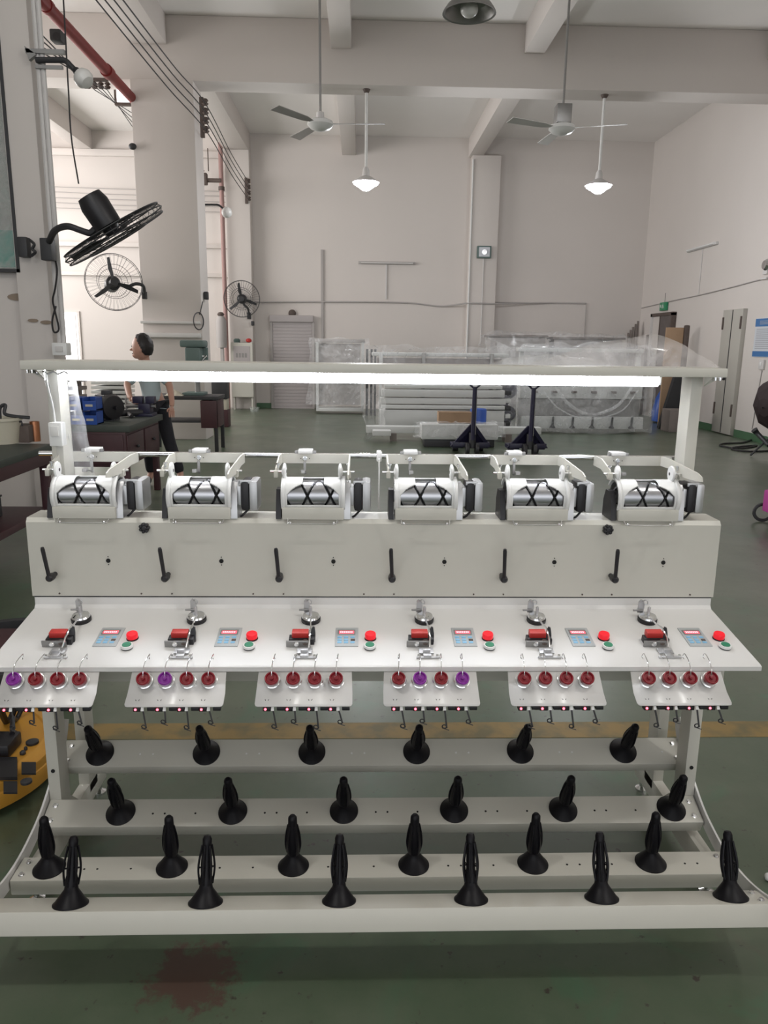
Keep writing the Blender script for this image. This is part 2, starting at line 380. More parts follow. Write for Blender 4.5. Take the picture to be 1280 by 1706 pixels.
MB().lathe([(.1, 0), (.1, .03), (.07, .07), (0, .08)], (6.8, 13.12, 2.93), (-1, 0, 0)).build('gong', 'chrome', t); B((6.76, 13.05, 2.78), (6.8, 13.19, 2.84)).build('bracket', 'wcable', t)
B((6.75, 13.02, 2.70), (6.8, 13.22, 2.73)).build('shelf_plate', 'wcable', t)
o = MB().tube([(6.79, 12.9, 1.2), (6.79, 12.95, .7), (6.79, 13.0, .2)], .008).build('switch_wire', 'gcable'); tag(o, 'thin grey wire dropping below the wall notice', 'wire')
t = thing('wall_switch', 'small grey switch box under the wall notice', 'switch', (6.77, 12.9, 1.2)); B((6.76, 12.82, 1.22), (6.8, 12.98, 1.38), .01).build('box', 'wcable', t); B((6.752, 12.87, 1.28), (6.762, 12.93, 1.34), .003).build('rocker', 'wplastic', t)
# far wall services
t = thing('wall_tube_lamp', 'T-shaped tube lamp batten with dropping wire on the far wall', 'wall lamp', (.6, 18.88, 3.3))
B((-.06, 18.83, 3.41), (1.29, 18.9, 3.47), .01).build('batten', 'gcable', t); MB().cyl((0, 18.81, 3.435), (1.23, 18.81, 3.435), .016).build('tube', 'wcable', t); B((.585, 18.87, 2.62), (.615, 18.9, 3.41)).build('conduit', 'wcable', t)
o = B((-.95, 18.86, 1.55), (-.89, 18.9, 3.72), .005).build('wall_conduit', 'gcable'); tag(o, 'vertical grey conduit on the far wall right of the roller shutter', 'conduit')
o = MB().tube(curve([(-2.54, 18.87, 2.50), (-1, 18.87, 2.53), (1.0, 18.87, 2.54), (1.9, 18.87, 2.47), (2.52, 18.6, 2.53), (3.2, 18.6, 2.53), (4.5, 18.87, 2.58), (5.44, 18.87, 2.58)]), .018).build('wall_cable', 'gcable'); tag(o, 'thick grey cable sagging along the whole far wall', 'cable')
o = MB().tube([(3.2, 18.88, 2.58), (5.44, 18.88, 2.575), (5.45, 18.88, 1.4)], .012).build('wall_conduit', 'gcable'); tag(o, 'right-angled conduit on the grey far wall right of the pilaster', 'conduit')
t = thing('flood_light', 'black square flood light on the far pilaster', 'flood light', (2.87, 18.5, 3.5))
B((2.70, 18.50, 3.55), (3.03, 18.6, 3.82), .015).build('housing', 'mgreen', t); B((2.74, 18.49, 3.58), (2.99, 18.502, 3.79)).build('glass', 'poster', t); MB().lathe([(0, 0), (.06, .02)], (2.865, 18.488, 3.68), (0, -1, 0), 12).build('reflector', 'chrome', t)
MB().tube([(2.87, 18.6, 3.55), (2.87, 18.59, 1.6)], .014).build('cable', 'wcable', t)
o = MB().tube([(2.545, 18.6, 5.7), (2.545, 18.6, .3)], .02).build('corner_conduit', 'wplastic'); tag(o, 'white conduit down the left edge of the far pilaster', 'conduit')
# far aisle wires in front of the ledge
for k, z in enumerate((4.95, 4.85, 4.72, 4.62, 4.50)):
    o = MB().tube(curve([(-7.6, 18.75, z+.03), (-5.4, 18.75, z-.02*(k % 2)), (-3.1, 18.75, z-.01)]), .010).build('wall_wire', 'gcable'); tag(o, ('highest', 'second highest', 'middle', 'second lowest', 'lowest')[k]+' of five thin wires along the aisle end wall', 'wire', 'wires on the aisle end wall')

# ================= SERVICES OVERHEAD =================
t = thing('fire_pipe', 'thick red pipe running under the ceiling of the left aisle', 'pipe', (-3.5, 10.5, 5.1))
pa = at(217, 160, 'Y', 12.4); X0, Z0 = pa.x, pa.z
MB().tube(curve([(X0, 8.9, 6.2), (X0, 8.9, Z0+.25), (X0, 8.95, Z0+.08), (X0, 9.1, Z0), (X0, 9.4, Z0)], 5)+[(X0, 13.1, Z0)], .068, 16).build('pipe', 'redpipe', t)
MB().tube([(X0, 11.3, Z0), (X0, 11.45, Z0)], .085, 16).build('coupling', 'redpipe', t)
MB().tube([(X0, 9.3, Z0), (X0, 9.38, Z0)], .08, 16).build('coupling', 'redpipe', t)
t = thing('vertical_pipe', 'thin faded red pipe standing beside the left pilaster', 'pipe', (-3.15, 18.4, 0))
MB().cyl((-3.15, 18.42, 0), (-3.15, 18.42, 5.9), .05, None, 12).build('pipe', 'pinkpipe', t)
for z in (1.0, 4.9): MB().cyl((-3.15, 18.42, z), (-3.15, 18.42, z+.08), .07, None, 12).build('clamp', 'rust', t)
t = thing('pipe_valve', 'brown valve assembly on the vertical pipe under the beam', 'valve', (-3.4, 18.4, 5.0))
B((-3.75, 18.3, 5.0), (-3.45, 18.45, 5.25), .03).build('body', 'rust', t); MB().cyl((-3.6, 18.38, 5.1), (-3.15, 18.38, 5.1), .045).build('branch', 'rust', t); MB().lathe([(.05, 0), (.09, .05), (.03, .1)], (-3.6, 18.38, 5.25)).build('cap', 'redpipe', t)
B((-3.80, 18.3, 5.28), (-3.78, 18.33, 5.75)).build('hanger', 'rust', t); B((-3.42, 18.3, 5.28), (-3.40, 18.33, 5.75)).build('hanger', 'rust', t)

def insulator_rack(name, label, c, n=4, dz=.14):
    t = thing(name, label, 'insulator rack', c)
    B((c[0]-.03, c[1]-.03, c[2]-.05), (c[0]+.03, c[1]+.03, c[2]+n*dz), .004).build('bar', 'rust', t)
    for k in range(n):
        MB().lathe([(0, 0), (.03, .005), (.05, .03), (.025, .05), (.05, .07), (.03, .095), (0, .1)], (c[0]+.06, c[1]-.04, c[2]+dz*k), (0, 0, 1), 14).build('insulator', 'rust', t)
    return t
pr = at(338, 228, 'Y', 12.4); insulator_rack('insulator_rack', 'brown rack of insulators on the right face of the freestanding column', (pr.x, 12.4, pr.z+.04), 4, .125)
pf = at(411, 340, 'Y', 18.5); insulator_rack('insulator_rack', 'brown rack of insulators on the far left pilaster', (pf.x, 18.5, pf.z+.06), 4, .125)
pl = at(163, 152, 'Y', 12.3); t = thing('insulator_rack', 'row of dark insulators under the beam beside the white street lamp', 'insulator rack', (pl.x, 12.3, pl.z))
q = at(148, 152, 'Y', 12.3); q2 = at(180, 143, 'Y', 12.3)
B((q.x-.2, 12.28, q2.z+.06), (q2.x, 12.34, q2.z+.10)).build('bar', 'rust', t)
for k in range(4): MB().lathe([(0, 0), (.03, .005), (.045, .03), (.02, .05), (.045, .07), (0, .11)], (lerp(q.x, q2.x, k/3), 12.28, q2.z-.05), (0, 0, 1), 12).build('insulator', 'rust', t)
for k in range(4):
    zr = pr.z+.06+.125*k; zf = pf.z+.08+.125*k
    xs = pr.x+.07
    near = at(160+15*k, 0, 'Y', 8.2)
    pts = curve([(near.x+(near.x-xs)*.35, 6.2, near.z+(near.z-zr)*.35), (near.x, 8.2, near.z), (lerp(near.x, xs, .55), 10.4, lerp(near.z, zr, .55)-.03), (xs, 12.34, zr), (lerp(xs, pf.x+.06, .5), 15.4, lerp(zr, zf, .5)-.05), (pf.x+.06, 18.44, zf)], 6)
    o = MB().tube(pts, .0075, 6).build('overhead_wire', 'cable'); tag(o, ('lowest', 'second lowest', 'second highest', 'highest')[k]+' dark overhead wire passing the freestanding column to the far pilaster', 'wire', 'overhead wires right of the column')
for k in range(4):
    a = at(62, 50+11*k, 'Y', 7.3); b = at(158+7*k, 150, 'Y', 12.25); c = at(223, 190+9*k*.9, 'Y', 15.0)
    o = MB().tube([a, b, c], .0065, 6).build('overhead_wire', 'cable'); tag(o, ('highest', 'second highest', 'second lowest', 'lowest')[k]+' of four overhead wires between near column and red pipe', 'wire', 'overhead wires left of the column')
# beam-side bracket and street lamp on near column
def P(x, y, Y): return at(x, y, 'Y', Y)
t = thing('steel_bracket', 'grey angle-iron bracket fixed high on the near left column', 'bracket', P(45, 88, 6.6))
a, b = P(43, 82, 6.62), P(108, 84, 6.62)
MB().box((a.x, 6.60, a.z-.03), (b.x, 6.64, a.z+.0)).build('angle_bar', 'greysteel', t); MB().prism([P(40, 76, 6.6), P(48, 100, 6.6), P(60, 90, 6.6)], (0, .04, 0)).build('gusset', 'greysteel', t)
a, b = P(60, 112, 6.62), P(105, 113, 6.62); B((a.x, 6.60, a.z-.012), (b.x, 6.63, a.z+.012)).build('angle_bar', 'greysteel', t)
t = thing('arm_lamp', 'white globe lamp on a bent black arm from the near left column', 'lamp', P(60, 100, 6.6))
MB().tube(curve([P(60, 100, 6.6), P(90, 100, 6.6), P(108, 101, 6.6), P(118, 110, 6.6), P(130, 122, 6.6)]), .022, 10).build('arm', 'dark', t)
a = P(127, 118, 6.6); dirv = (P(152, 144, 6.55)-a).normalized()
MB().lathe([(.02, -.02), (.03, 0), (.035, .03), (.062, .05), (.066, .065)], a, dirv, 20).build('socket', 'dark', t)
MB().lathe([(.062, 0), (.074, .03), (.072, .06), (.05, .09), (0, .10)], a+dirv*.05, dirv, 24).build('globe', 'bulboff', t)
t = thing('arm_lamp', 'small white lamp on a thin arm right of the freestanding column', 'lamp', P(345, 342, 13.2))
MB().tube(curve([P(338, 341, 13.1), P(355, 341, 13.1), P(365, 342, 13.1), P(374, 350, 13.1)]), .016).build('arm', 'dark', t); MB().ball(P(378, 354, 13.1), .085).build('globe', 'bulboff', t)
t = thing('speaker_box', 'small black box hanging beside the red pipe', 'speaker', P(95, 60, 8.8)); B((P(85, 60, 8.8).x, 8.75, P(95, 70, 8.8).z), (P(104, 60, 8.8).x, 8.9, P(95, 50, 8.8).z), .02).build('box', 'dark', t); MB().lathe([(0, 0), (.035, 0), (.04, .01)], P(95, 61, 8.74), (0, -1, 0), 14).build('driver', 'black', t)
o = MB().tube(curve([P(104, -30, 6.4), P(109, 60, 6.4), P(114, 150, 6.4), P(119, 230, 6.4), P(131, 306, 6.4)]), .006, 7).build('hanging_cable', 'cable'); tag(o, 'loose black cable hanging down in front of the red pipe', 'cable')
o = MB().ball(P(221, 244, 12.4), .06, (1, .6, .8)).build('dome_camera', 'dark'); tag(o, 'small dark blob camera at the left edge of the column', 'camera')
# conduits on the near column
for k, (x0, x1, r) in enumerate(((47, 92, .012), (52, 96, .02), (60, 100, .02))):
    a = P(x0, -20, 6.62); b = P(x1-2, 555, 6.62)
    xx = P(x0+5, 20, 6.64).x
    if k == 0: continue
    o = MB().tube([(xx, 6.64, 5.2), (xx, 6.64, 1.45)], r, 8).build('column_conduit', 'wcable'); tag(o, ('left' if k == 1 else 'right')+' white conduit running down the near left column', 'conduit', 'conduits on the near column')
t = thing('socket_box', 'white socket box low on the near left column', 'socket', P(103, 580, 6.6)); a = P(91, 592, 6.6); b = P(114, 571, 6.6)
B((a.x, 6.55, a.z), (b.x, 6.66, b.z), .01).build('box', 'wplastic', t); B((a.x+.03, 6.54, a.z+.03), (b.x-.03, 6.55, b.z-.03), .004).build('cover', 'wcable', t)
# wall-mounted glass board
t = thing('glass_board', 'tall dark-framed glass board with teal lower band on the left wall', 'board', P(10, 450, 6.7))
rx = P(37, 450, 6.72).x; zb, zt = P(20, 450, 6.72).z, P(4, 60, 6.72).z
B((rx-1.2, 6.70, zb), (rx-.02, 6.73, zt)).build('backing', 'gcable', t); zm = P(20, 384, 6.7).z
B((rx-1.19, 6.692, zb+.02), (rx-.03, 6.70, zm)).build('teal_band', 'teal', t)
g = MB(); g.box((rx-.025, 6.67, zb-.02), (rx, 6.74, zt)); g.box((rx-1.2, 6.67, zb-.02), (rx, 6.74, zb+.005)); g.box((rx-1.2, 6.67, zt-.02), (rx, 6.74, zt+.005)); g.build('frame', 'dark', t)
B((rx-1.19, 6.682, zb+.01), (rx-.03, 6.686, zt-.01)).build('glass_pane', 'glass', t)
t = thing('junction_box', 'small black junction box beside the teal glass board', 'junction box', P(45, 412, 6.7)); a = P(39, 430, 6.7); b = P(52, 397, 6.7)
B((a.x, 6.60, a.z), (b.x, 6.72, b.z), .01).build('box', 'dark', t)
MB().tube(curve([P(50, 400, 6.6), P(57, 407, 6.58), P(54, 415, 6.58), P(59, 420, 6.58), P(53, 426, 6.6)]), .012).build('hook', 'dark', t)
for (x, y, sx, sz, lb) in ((30, 495, .09, .03, 'largest brown smudge on the white wall below the teal board'), (55, 534, .045, .015, 'left of two small brown smudges on the near column'), (77, 537, .05, .016, 'right of two small brown smudges on the near column')):
    c = P(x, y, 6.67 if x > 42 else 6.742); o = MB().lathe([(0, 0), (1, .001)], (0, 0, 0), (0, -1, 0), 14); o.bm.transform(Matrix.Translation(c) @ Matrix.Diagonal((sx, 1, sz, 1))); o = o.build('wall_stain', 'stain'); tag(o, lb, 'stain', 'brown wall smudges')

# ================= FANS AND LAMPS =================
def wall_fan(label, c, nrm, D_, mount, arm, rotb=0, bx=.045, cage_r=.0035, bw=1):
    t = thing('wall_fan', label, 'wall fan', mount); c = Vector(c); nrm = Vector(nrm).normalized(); a = nrm.orthogonal().normalized(); b = nrm.cross(a); R = D_/2
    g = MB(); ring = lambda r, h: g.ring(c+nrm*h, nrm, r, cage_r*1.5, 44, 6)
    ring(R, 0); ring(R*.97, .035); ring(R*.97, -.035); ring(R*.6, .05); ring(R*.25, .055); ring(R*.5, -.05)
    for k in range(40):
        u = a*math.cos(2*PI*k/40)+b*math.sin(2*PI*k/40)
        g.tube([c+nrm*.057+u*R*.12, c+nrm*.05+u*R*.6, c+nrm*.038+u*R*.94, c+u*R, c-nrm*.036+u*R*.95, c-nrm*.052+u*R*.45, c-nrm*.058+u*R*.2], cage_r*.6, 4)
    g.build('cage', 'dark', t)
    MB().lathe([(R*.14, .045), (R*.14, .06), (0, .065)], c, nrm, 20).build('badge', 'dark', t)
    for k in range(3):
        th = rotb+2*PI*k/3; u = a*math.cos(th)+b*math.sin(th); w_ = nrm.cross(u)
        pts = [c+u*R*.1+w_*.03*bw, c+u*R*.45+w_*.085*bw+nrm*.02, c+u*R*.85+w_*.05*bw+nrm*.015, c+u*R*.88-w_*.03*bw-nrm*.01, c+u*R*.4-w_*.035*bw-nrm*.02, c+u*R*.1-w_*.03*bw]
        MB().prism([p_-nrm*.003 for p_ in pts], nrm*.006).build('blade', 'dark', t)
    MB().lathe([(.05, -.0), (.07, -.05), (.105, -.07), (.11, -.24), (.09, -.31), (0, -.32)], c, nrm, 24).build('motor', 'black', t)
    MB().tube(curve(arm), .025, 10).build('arm', 'dark', t)
    m = Vector(mount); B(tuple(m-Vector((bx, .05, bx*1.9))), tuple(m+Vector((bx, .05, bx*1.9))), .01).build('bracket', 'dark', t)
    return t
wall_fan('large black caged wall fan tilted down from the near left column', P(190, 390, 6.2), (.49, .19, -.85), .84, tuple(P(80, 416, 6.5)),
         [P(82, 402, 6.45), P(92, 384, 6.3), P(112, 377, 6.2), P(135, 384, 6.2), P(150, 388, 6.2), P(160, 380, 6.2)], .5)
wall_fan('black caged wall fan facing out from the freestanding column', P(190, 470, 12), (.42, -.85, .12), .84, tuple(P(241, 492, 12.35)),
         [P(241, 488, 12.3), P(238, 476, 12.2), P(226, 473, 12.15), P(212, 478, 12.15), P(206, 474, 12.15)], 1.0+PI/3, .03, cage_r=.0022, bw=.55)
wall_fan('black caged wall fan mounted on the far left pilaster', P(403, 498, 18.2), (.1, -.98, -.05), .82, tuple(P(415, 526, 18.5)),
         [P(415, 524, 18.45), P(413, 514, 18.4), P(407, 508, 18.4), P(404, 500, 18.4)], -.1, .04, cage_r=.003, bw=.6)
o = MB().tube(curve([P(90, 425, 6.55), P(95, 450, 6.55), P(92, 480, 6.55), P(88, 500, 6.55), P(92, 520, 6.55), P(98, 548, 6.55), P(90, 553, 6.55), P(87, 535, 6.55), P(93, 510, 6.55)]), .008, 6).build('fan_cord', 'cable'); tag(o, 'black fan cord hanging in loops down the near column', 'cord')

def ceiling_fan(label, c, angs, boxy=False, R=.78):
    c = Vector(c); t = thing('ceiling_fan', label, 'ceiling fan', (c.x, c.y, HC))
    MB().cyl((c.x, c.y, c.z+.1), (c.x, c.y, HC-.02), .015, None, 10).build('down_rod', 'greysteel', t)
    MB().lathe([(.09, 0), (.07, -.06), (.02, -.1)], (c.x, c.y, HC)).build('canopy', 'alu', t)
    if boxy: B((c.x-.09, c.y-.09, c.z+.05), (c.x+.09, c.y+.09, c.z+.26), .01).build('capacitor_box', 'greysteel', t)
    else: MB().lathe([(.05, .05), (.045, .13), (.02, .14)], c).build('collar', 'wcable', t)
    MB().lathe([(0, .07), (.08, .06), (.15, .03), (.16, -.01), (.12, -.05), (.05, -.075), (0, -.08)], c, (0, 0, 1), 28).build('motor_housing', 'wplastic', t)
    for A in angs:
        u = Vector((math.cos(D(A)), math.sin(D(A)), 0)); w_ = Vector((-u.y, u.x, 0)); tilt = Vector((0, 0, .012))
        MB().prism([c+u*.12-w_*.02, c+u*.28-w_*.05-tilt, c+u*R-w_*.075-tilt, c+u*R+w_*.065+tilt, c+u*.28+w_*.05+tilt, c+u*.12+w_*.02], (0, 0, .006)).build('blade', 'gcable' if not boxy else 'wcable', t)
    return t
ceiling_fan('grey three-bladed ceiling fan hanging left of the lit pendant lamp', (-.50, 10, 4.14), (-4, 118, 232))
ceiling_fan('white ceiling fan with box mount hanging near the right pendant lamp', (2.44, 10, 4.15), (-17, 95, 204), True, .76)

def pendant(label, x, ztop, z):
    Y = 12.7; t = thing('pendant_lamp', label, 'pendant lamp', (x, Y, ztop))
    MB().cyl((x, Y, z+.12), (x, Y, ztop), .022, None, 10).build('rod', 'wplastic', t); MB().lathe([(.06, 0), (.04, -.04), (.02, -.05)], (x, Y, ztop)).build('ceiling_cap', 'rust', t)
    MB().lathe([(.03, .22), (.05, .18), (.06, .09), (.10, .07), (.2, .01), (.21, -.005), (.195, 0), (.09, .06), (0, .07)], (x, Y, z), (0, 0, 1), 28, False).build('shade', 'wcable', t)
    MB().lathe([(0, .06), (.09, .05), (.17, .0), (.19, -.03), (.12, -.07), (.05, -.12), (0, -.13)], (x, Y, z), (0, 0, 1), 24).build('bulb', 'bulb', t)
    l = bpy.data.lights.new('pendant_glow', 'POINT'); l.energy = 95; l.color = (.95, .97, 1); l.shadow_soft_size = .12; lo_ = bpy.data.objects.new('pendant_glow', l); COL.objects.link(lo_); lo_.location = (x, Y, z-.3)
pendant('lit white pendant lamp left of centre under the cross beam', .07, 5.34, 4.02)
pendant('lit white pendant lamp on the right under the cross beam', 3.73, 5.34, 4.04)
c = Vector(at(782, 22, 'Y', 7.0)); t = thing('high_bay_lamp', 'unlit bell-shaped lamp with frosted bulb at the top edge', 'lamp', (c.x, c.y, HC))
MB().lathe([(.03, .30), (.05, .28), (.07, .14), (.12, .11), (.17, .06), (.205, 0), (.222, -.005), (.218, .008), (.18, .06), (.12, .1), (0, .11)], c, (0, 0, 1), 32, False).build('shade', 'greysteel', t)
MB().ball(c+Vector((0, 0, .03)), .075, (1, 1, .85)).build('bulb', 'bulboff', t); MB().cyl((c.x, c.y, c.z+.28), (c.x, c.y, HC), .015).build('rod', 'greysteel', t)
# ================= THE WINDING MACHINE =================
CX, PIT = .055, .33
W = thing('winding_machine', 'long white six-spindle yarn winding machine standing in front on the green floor', 'winding machine', (CX, 2.1, 0))
XA, XB = -.966, 1.077
def sub(name, lo, hi, m='white', bev=.003, par=None): return B(lo, hi, bev).build(name, m, par or W)
# cabinet with bevelled top, lower lip
g = MB()
g.prism([(XA, 2.176, .812), (XA, 2.176, 1.036), (XA, 2.186, 1.048), (XA, 2.285, 1.048), (XA, 2.285, .70), (XA, 2.19, .70), (XA, 2.19, .812)], (XB-XA, 0, 0))
cab = g.build('cabinet', 'white', W)
sub('seam', (XA+.005, 2.178, .8075), (XB-.005, 2.2, .8125), 'dark', 0, cab)
g = MB()
for i in range(6):
    for dx in (.02, .26): g.cyl((XA+.03+i*PIT+dx*1.0+.03, 2.177, .820), (XA+.03+i*PIT+dx+.03, 2.173, .820), .0025, None, 8)
g.build('rivet', 'rust', cab)
# front skirt + sloping worktable
XC0, XC1 = XA+.006, XB-.006
prof = [(2.176, .808), (2.176, .786), (2.168, .776), (1.884, .7215), (1.876, .718), (1.876, .706), (1.880, .706), (1.884, .712), (2.172, .765), (2.20, .775), (2.20, .808)]
g = MB(); n_ = len(prof)
def flare(y): return .011*max(0, 2.168-y)/.292      # the top widens towards its front edge
A = [g.v((XC0-flare(y), y, z)) for y, z in prof]; Bv = [g.v((XC1+flare(y), y, z)) for y, z in prof]
g._f(A[::-1]); g._f(Bv)
for i in range(n_): g._f([A[i], A[(i+1) % n_], Bv[(i+1) % n_], Bv[i]])
table = g.build('worktable', 'white2', W)
sub('under_box', (XA+.03, 2.0, .62), (XB-.03, 2.29, .70), 'white', .003)
# legs, base tubes, feet
for s in (-1, 1):
    xo = CX+s*.98; xi = CX+s*.945
    lo, hi = min(xo, xi), max(xo, xi)
    f = sub('front_leg', (lo, 2.075, .08), (hi, 2.145, .72))
    MB().cyl(((lo+hi)/2, 2.077, .30), ((lo+hi)/2, 2.073, .30), .006, None, 12).build('bolt_hole', 'slot', f)
    sub('rear_leg', (lo, 2.30, .08), (hi, 2.375, 1.468))
    bt = sub('base_tube', (lo, 1.87, .045), (hi, 2.46, .115))
    MB().prism([(lo+.004, 2.143, .113), (lo+.004, 2.215, .113), (lo+.004, 2.143, .18)], (hi-lo-.008, 0, 0)).build('gusset', 'white', bt)
    for y in (1.90, 2.43): MB().lathe([(.022, 0), (.022, .008), (.008, .016), (.008, .045)], ((lo+hi)/2, y, 0), (0, 0, 1), 16).build('levelling_foot', 'chrome', bt)
    # curved side plate carrying the rails
    xs = CX+s*.984
    path = [(2.235, .385), (2.20, .325), (2.13, .262), (2.03, .200), (1.93, .168), (1.83, .155), (1.73, .165), (1.64, .193), (1.585, .228)]
    pts = curve([(0, y, z) for y, z in path], 5); g = MB(); L = []
    for i, q in enumerate(pts):
        t_ = (pts[min(i+1, len(pts)-1)]-pts[max(i-1, 0)]).normalized(); nn = Vector((0, -t_.z, t_.y)); 
        if nn.z > 0: nn = -nn
        L.append((q-nn*.008, q+nn*.036))
    x0, x1 = xs-.003, xs+.003
    V = [[g.v((x, p_.y, p_.z)) for x in (x0, x1) for p_ in pr_] for pr_ in L]
    for a, b in zip(V, V[1:]):
        for i, j in ((0, 1), (1, 3), (3, 2), (2, 0)): g._f([a[i], a[j], b[j], b[i]])
    g._f([V[0][0], V[0][1], V[0][3], V[0][2]]); g._f([V[-1][0], V[-1][1], V[-1][3], V[-1][2]])
    g.build('side_plate', 'white2', W)
# four peg rails
RAILS = [(-.806, 2.185, .294, 33), (-.702, 2.032, .188, 23), (-.836, 1.835, .152, 2), (-.706, 1.645, .196, -19)]
def cone_mesh(mb, cage):
    mb.lathe([(.0, 0), (.0425, 0), (.0425, .003), (.038, .007), (.024, .026), (.017, .036), (.0155, .045), (.0, .045)], n=36)
    if cage:
        mb.lathe([(.0155, .04), (.0165, .055), (.0115, .075), (.0105, .135), (.0115, .140), (.0115, .152), (.008, .160), (0, .162)], n=20)
        for k in range(6):
            a = 2*PI*k/6+.3; u = Vector((math.cos(a), math.sin(a), 0))
            mb.tube(curve([u*.0155+Vector((0, 0, .045)), u*.0195+Vector((0, 0, .075)), u*.0185+Vector((0, 0, .10)), u*.0115+Vector((0, 0, .138))], 5), .0029, 6)
            mb.tube([u*.010+Vector((0, 0, .085)), u*.020+Vector((0, 0, .085))], .0022, 5)
    else:
        mb.lathe([(.0160, .04), (.0185, .055), (.0190, .075), (.0175, .10), (.0125, .130), (.0120, .148), (.0115, .154), (.007, .160), (0, .161)], n=20)
        for k in range(6):
            a = 2*PI*k/6; u = Vector((math.cos(a), math.sin(a), 0))
            mb.tube(curve([u*.016+Vector((0, 0, .045)), u*.0205+Vector((0, 0, .070)), u*.0188+Vector((0, 0, .10)), u*.0125+Vector((0, 0, .132))], 5), .0022, 6)
for ri, (x0, y, z, tl) in enumerate(RAILS):
    Mx = place((0, y, z), rotX(D(tl)))         # local z = rail normal, tilted to the viewer by tl
    wd = .046; th = .045 if ri < 3 else .056
    g = MB(Mx); g.box((CX-.978, -wd, -th), (CX+.978, wd, 0), .004)
    r = g.build('peg_rail', 'white', W)
    for s in (-1, 1):
        for yy in (-.024, .024): MB(Mx).lathe([(.0085, 0), (.0085, .0015), (.0055, .002), (.0055, .006), (0, .0065)], (CX+s*.955, yy, 0), (0, 0, 1), 10).build('bolt', 'chrome', r)
    g = MB(Mx)
    if ri < 3:
        for i in range(6):
            for dx in ((.125, .165) if ri == 0 else (.095, .13, .22)):
                xx = x0+i*PIT+dx
                if xx < CX+.92: g.cyl((xx, -.004, -.0005), (xx, -.004, .0008), .003, None, 10)
        g.build('screw_hole', 'wplastic' if ri == 0 else 'slot', r)
    g = MB(Mx); cone_mesh(g, ri == 3); g.M = Matrix()
    bmesh.ops.translate(g.bm, vec=(x0, 0, 0), verts=g.bm.verts[:])
    c0 = g.build('cone_holder', 'cone', W)
    for i in range(1, 6): copy_tree(c0, W, (PIT*i, 0, 0))

# ---- crank levers, ports, star knobs on the cabinet face
def lever():
    a = (-.894, 2.176, .880); 
    h = MB().lathe([(.007, 0), (.007, .018), (.0105, .020), (.0115, .030), (.0105, .046), (.006, .050), (0, .050)], a, (0, -1, 0), 16).build('crank_lever', 'black', W)
    MB().tube([(-.894, 2.136, .874), (-.8955, 2.128, .905), (-.899, 2.116, .970), (-.8992, 2.115, .977)], [.0065, .0055, .0060, .0045], 10).build('handle', 'black', h)
    return h
h = lever()
for i in range(1, 6): copy_tree(h, W, (PIT*i, 0, 0))
pm = MB(); pm.cyl((-.737, 2.177, .921), (-.737, 2.1745, .921), .0065, None, 18); pm.cyl((-.737, 2.177, .933), (-.737, 2.175, .933), .0016, None, 8); pm.cyl((-.737, 2.177, .909), (-.737, 2.175, .909), .0016, None, 8)
pt = pm.build('port_hole', 'slot', W)
for i in range(1, 6): copy_tree(pt, W, (PIT*i, 0, 0))
for x, y in ((240, 880), (1014, 883)):
    c = at(x, y, 'Y', 2.165); g = MB(); g.lathe([(.009, 0), (.010, .012), (.006, .016), (0, .017)], (c.x, 2.176, c.z), (0, -1, 0), 18)
    for k in range(7):
        a = 2*PI*k/7; g.lathe([(.005, .001), (.0055, .012), (.003, .015), (0, .0155)], (c.x+math.cos(a)*.0105, 2.176, c.z+math.sin(a)*.0105), (0, -1, 0), 10)
    g.build('star_knob', 'black', W)

# ---- light shelf, tube, brackets, rod
sh = sub('light_shelf', (-.968, 2.232, 1.468), (1.075, 2.43, 1.494), 'white', .003)
for s in (-1, 1):
    xx = CX+s*.985
    MB().prism([(xx-.002, 2.30, 1.467), (xx-.002, 2.245, 1.467), (xx-.002, 2.30, 1.440)], (.004, 0, 0)).build('shelf_bracket', 'white', sh)
    MB().prism([(xx+s*.0, 2.30, 1.467), (xx+s*.05, 2.30, 1.467), (xx+s*.0, 2.30, 1.437)], (0, .003, 0)).build('shelf_bracket', 'white', sh)
    for k in range(3): MB().lathe([(.006, 0), (.006, .003), (.004, .003), (.004, .010), (0, .010)], (xx+s*.014*k+s*.012, 2.285, 1.467), (0, 0, -1), 10).build('bolt', 'chrome', sh)
tb = MB().cyl((-.935, 2.325, 1.4510), (.905, 2.325, 1.4510), .0155, None, 16).build('led_tube', 'tube', W)
for x in (-.943, .905): sub('end_cap', (x, 2.312, 1.44), (x+.008, 2.338, 1.467), 'wplastic', .002, tb)
rod = MB().cyl((-1.0, 2.392, 1.206), (CX+.99, 2.392, 1.206), .0085, None, 16).build('guide_rod', 'chrome', W)
g = MB(); g.box((.058, 2.36, 1.04), (.063, 2.405, 1.20), .001); g.box((.052, 2.375, 1.19), (.069, 2.41, 1.222), .003); g.build('centre_support', 'white2', W)
# switch box and cable on the left post
sw = sub('switch_box', (-.915, 2.262, 1.245), (-.877, 2.30, 1.315), 'wplastic', .004)
sub('rocker', (-.908, 2.258, 1.275), (-.884, 2.264, 1.305), 'white2', .002, sw)
MB().tube(curve([(-.90, 2.28, 1.31), (-.905, 2.285, 1.36), (-.915, 2.285, 1.42), (-.92, 2.29, 1.462)]), .003, 8).build('power_cord', 'wplastic', sw)
g = MB()
pts = [(-.965+.01*k, 2.29, 1.458+.004*math.sin(k*2.1)) for k in range(12)]; g.tube(curve(pts, 4), .0025, 6); g.build('coiled_wire', 'greysteel', sh)

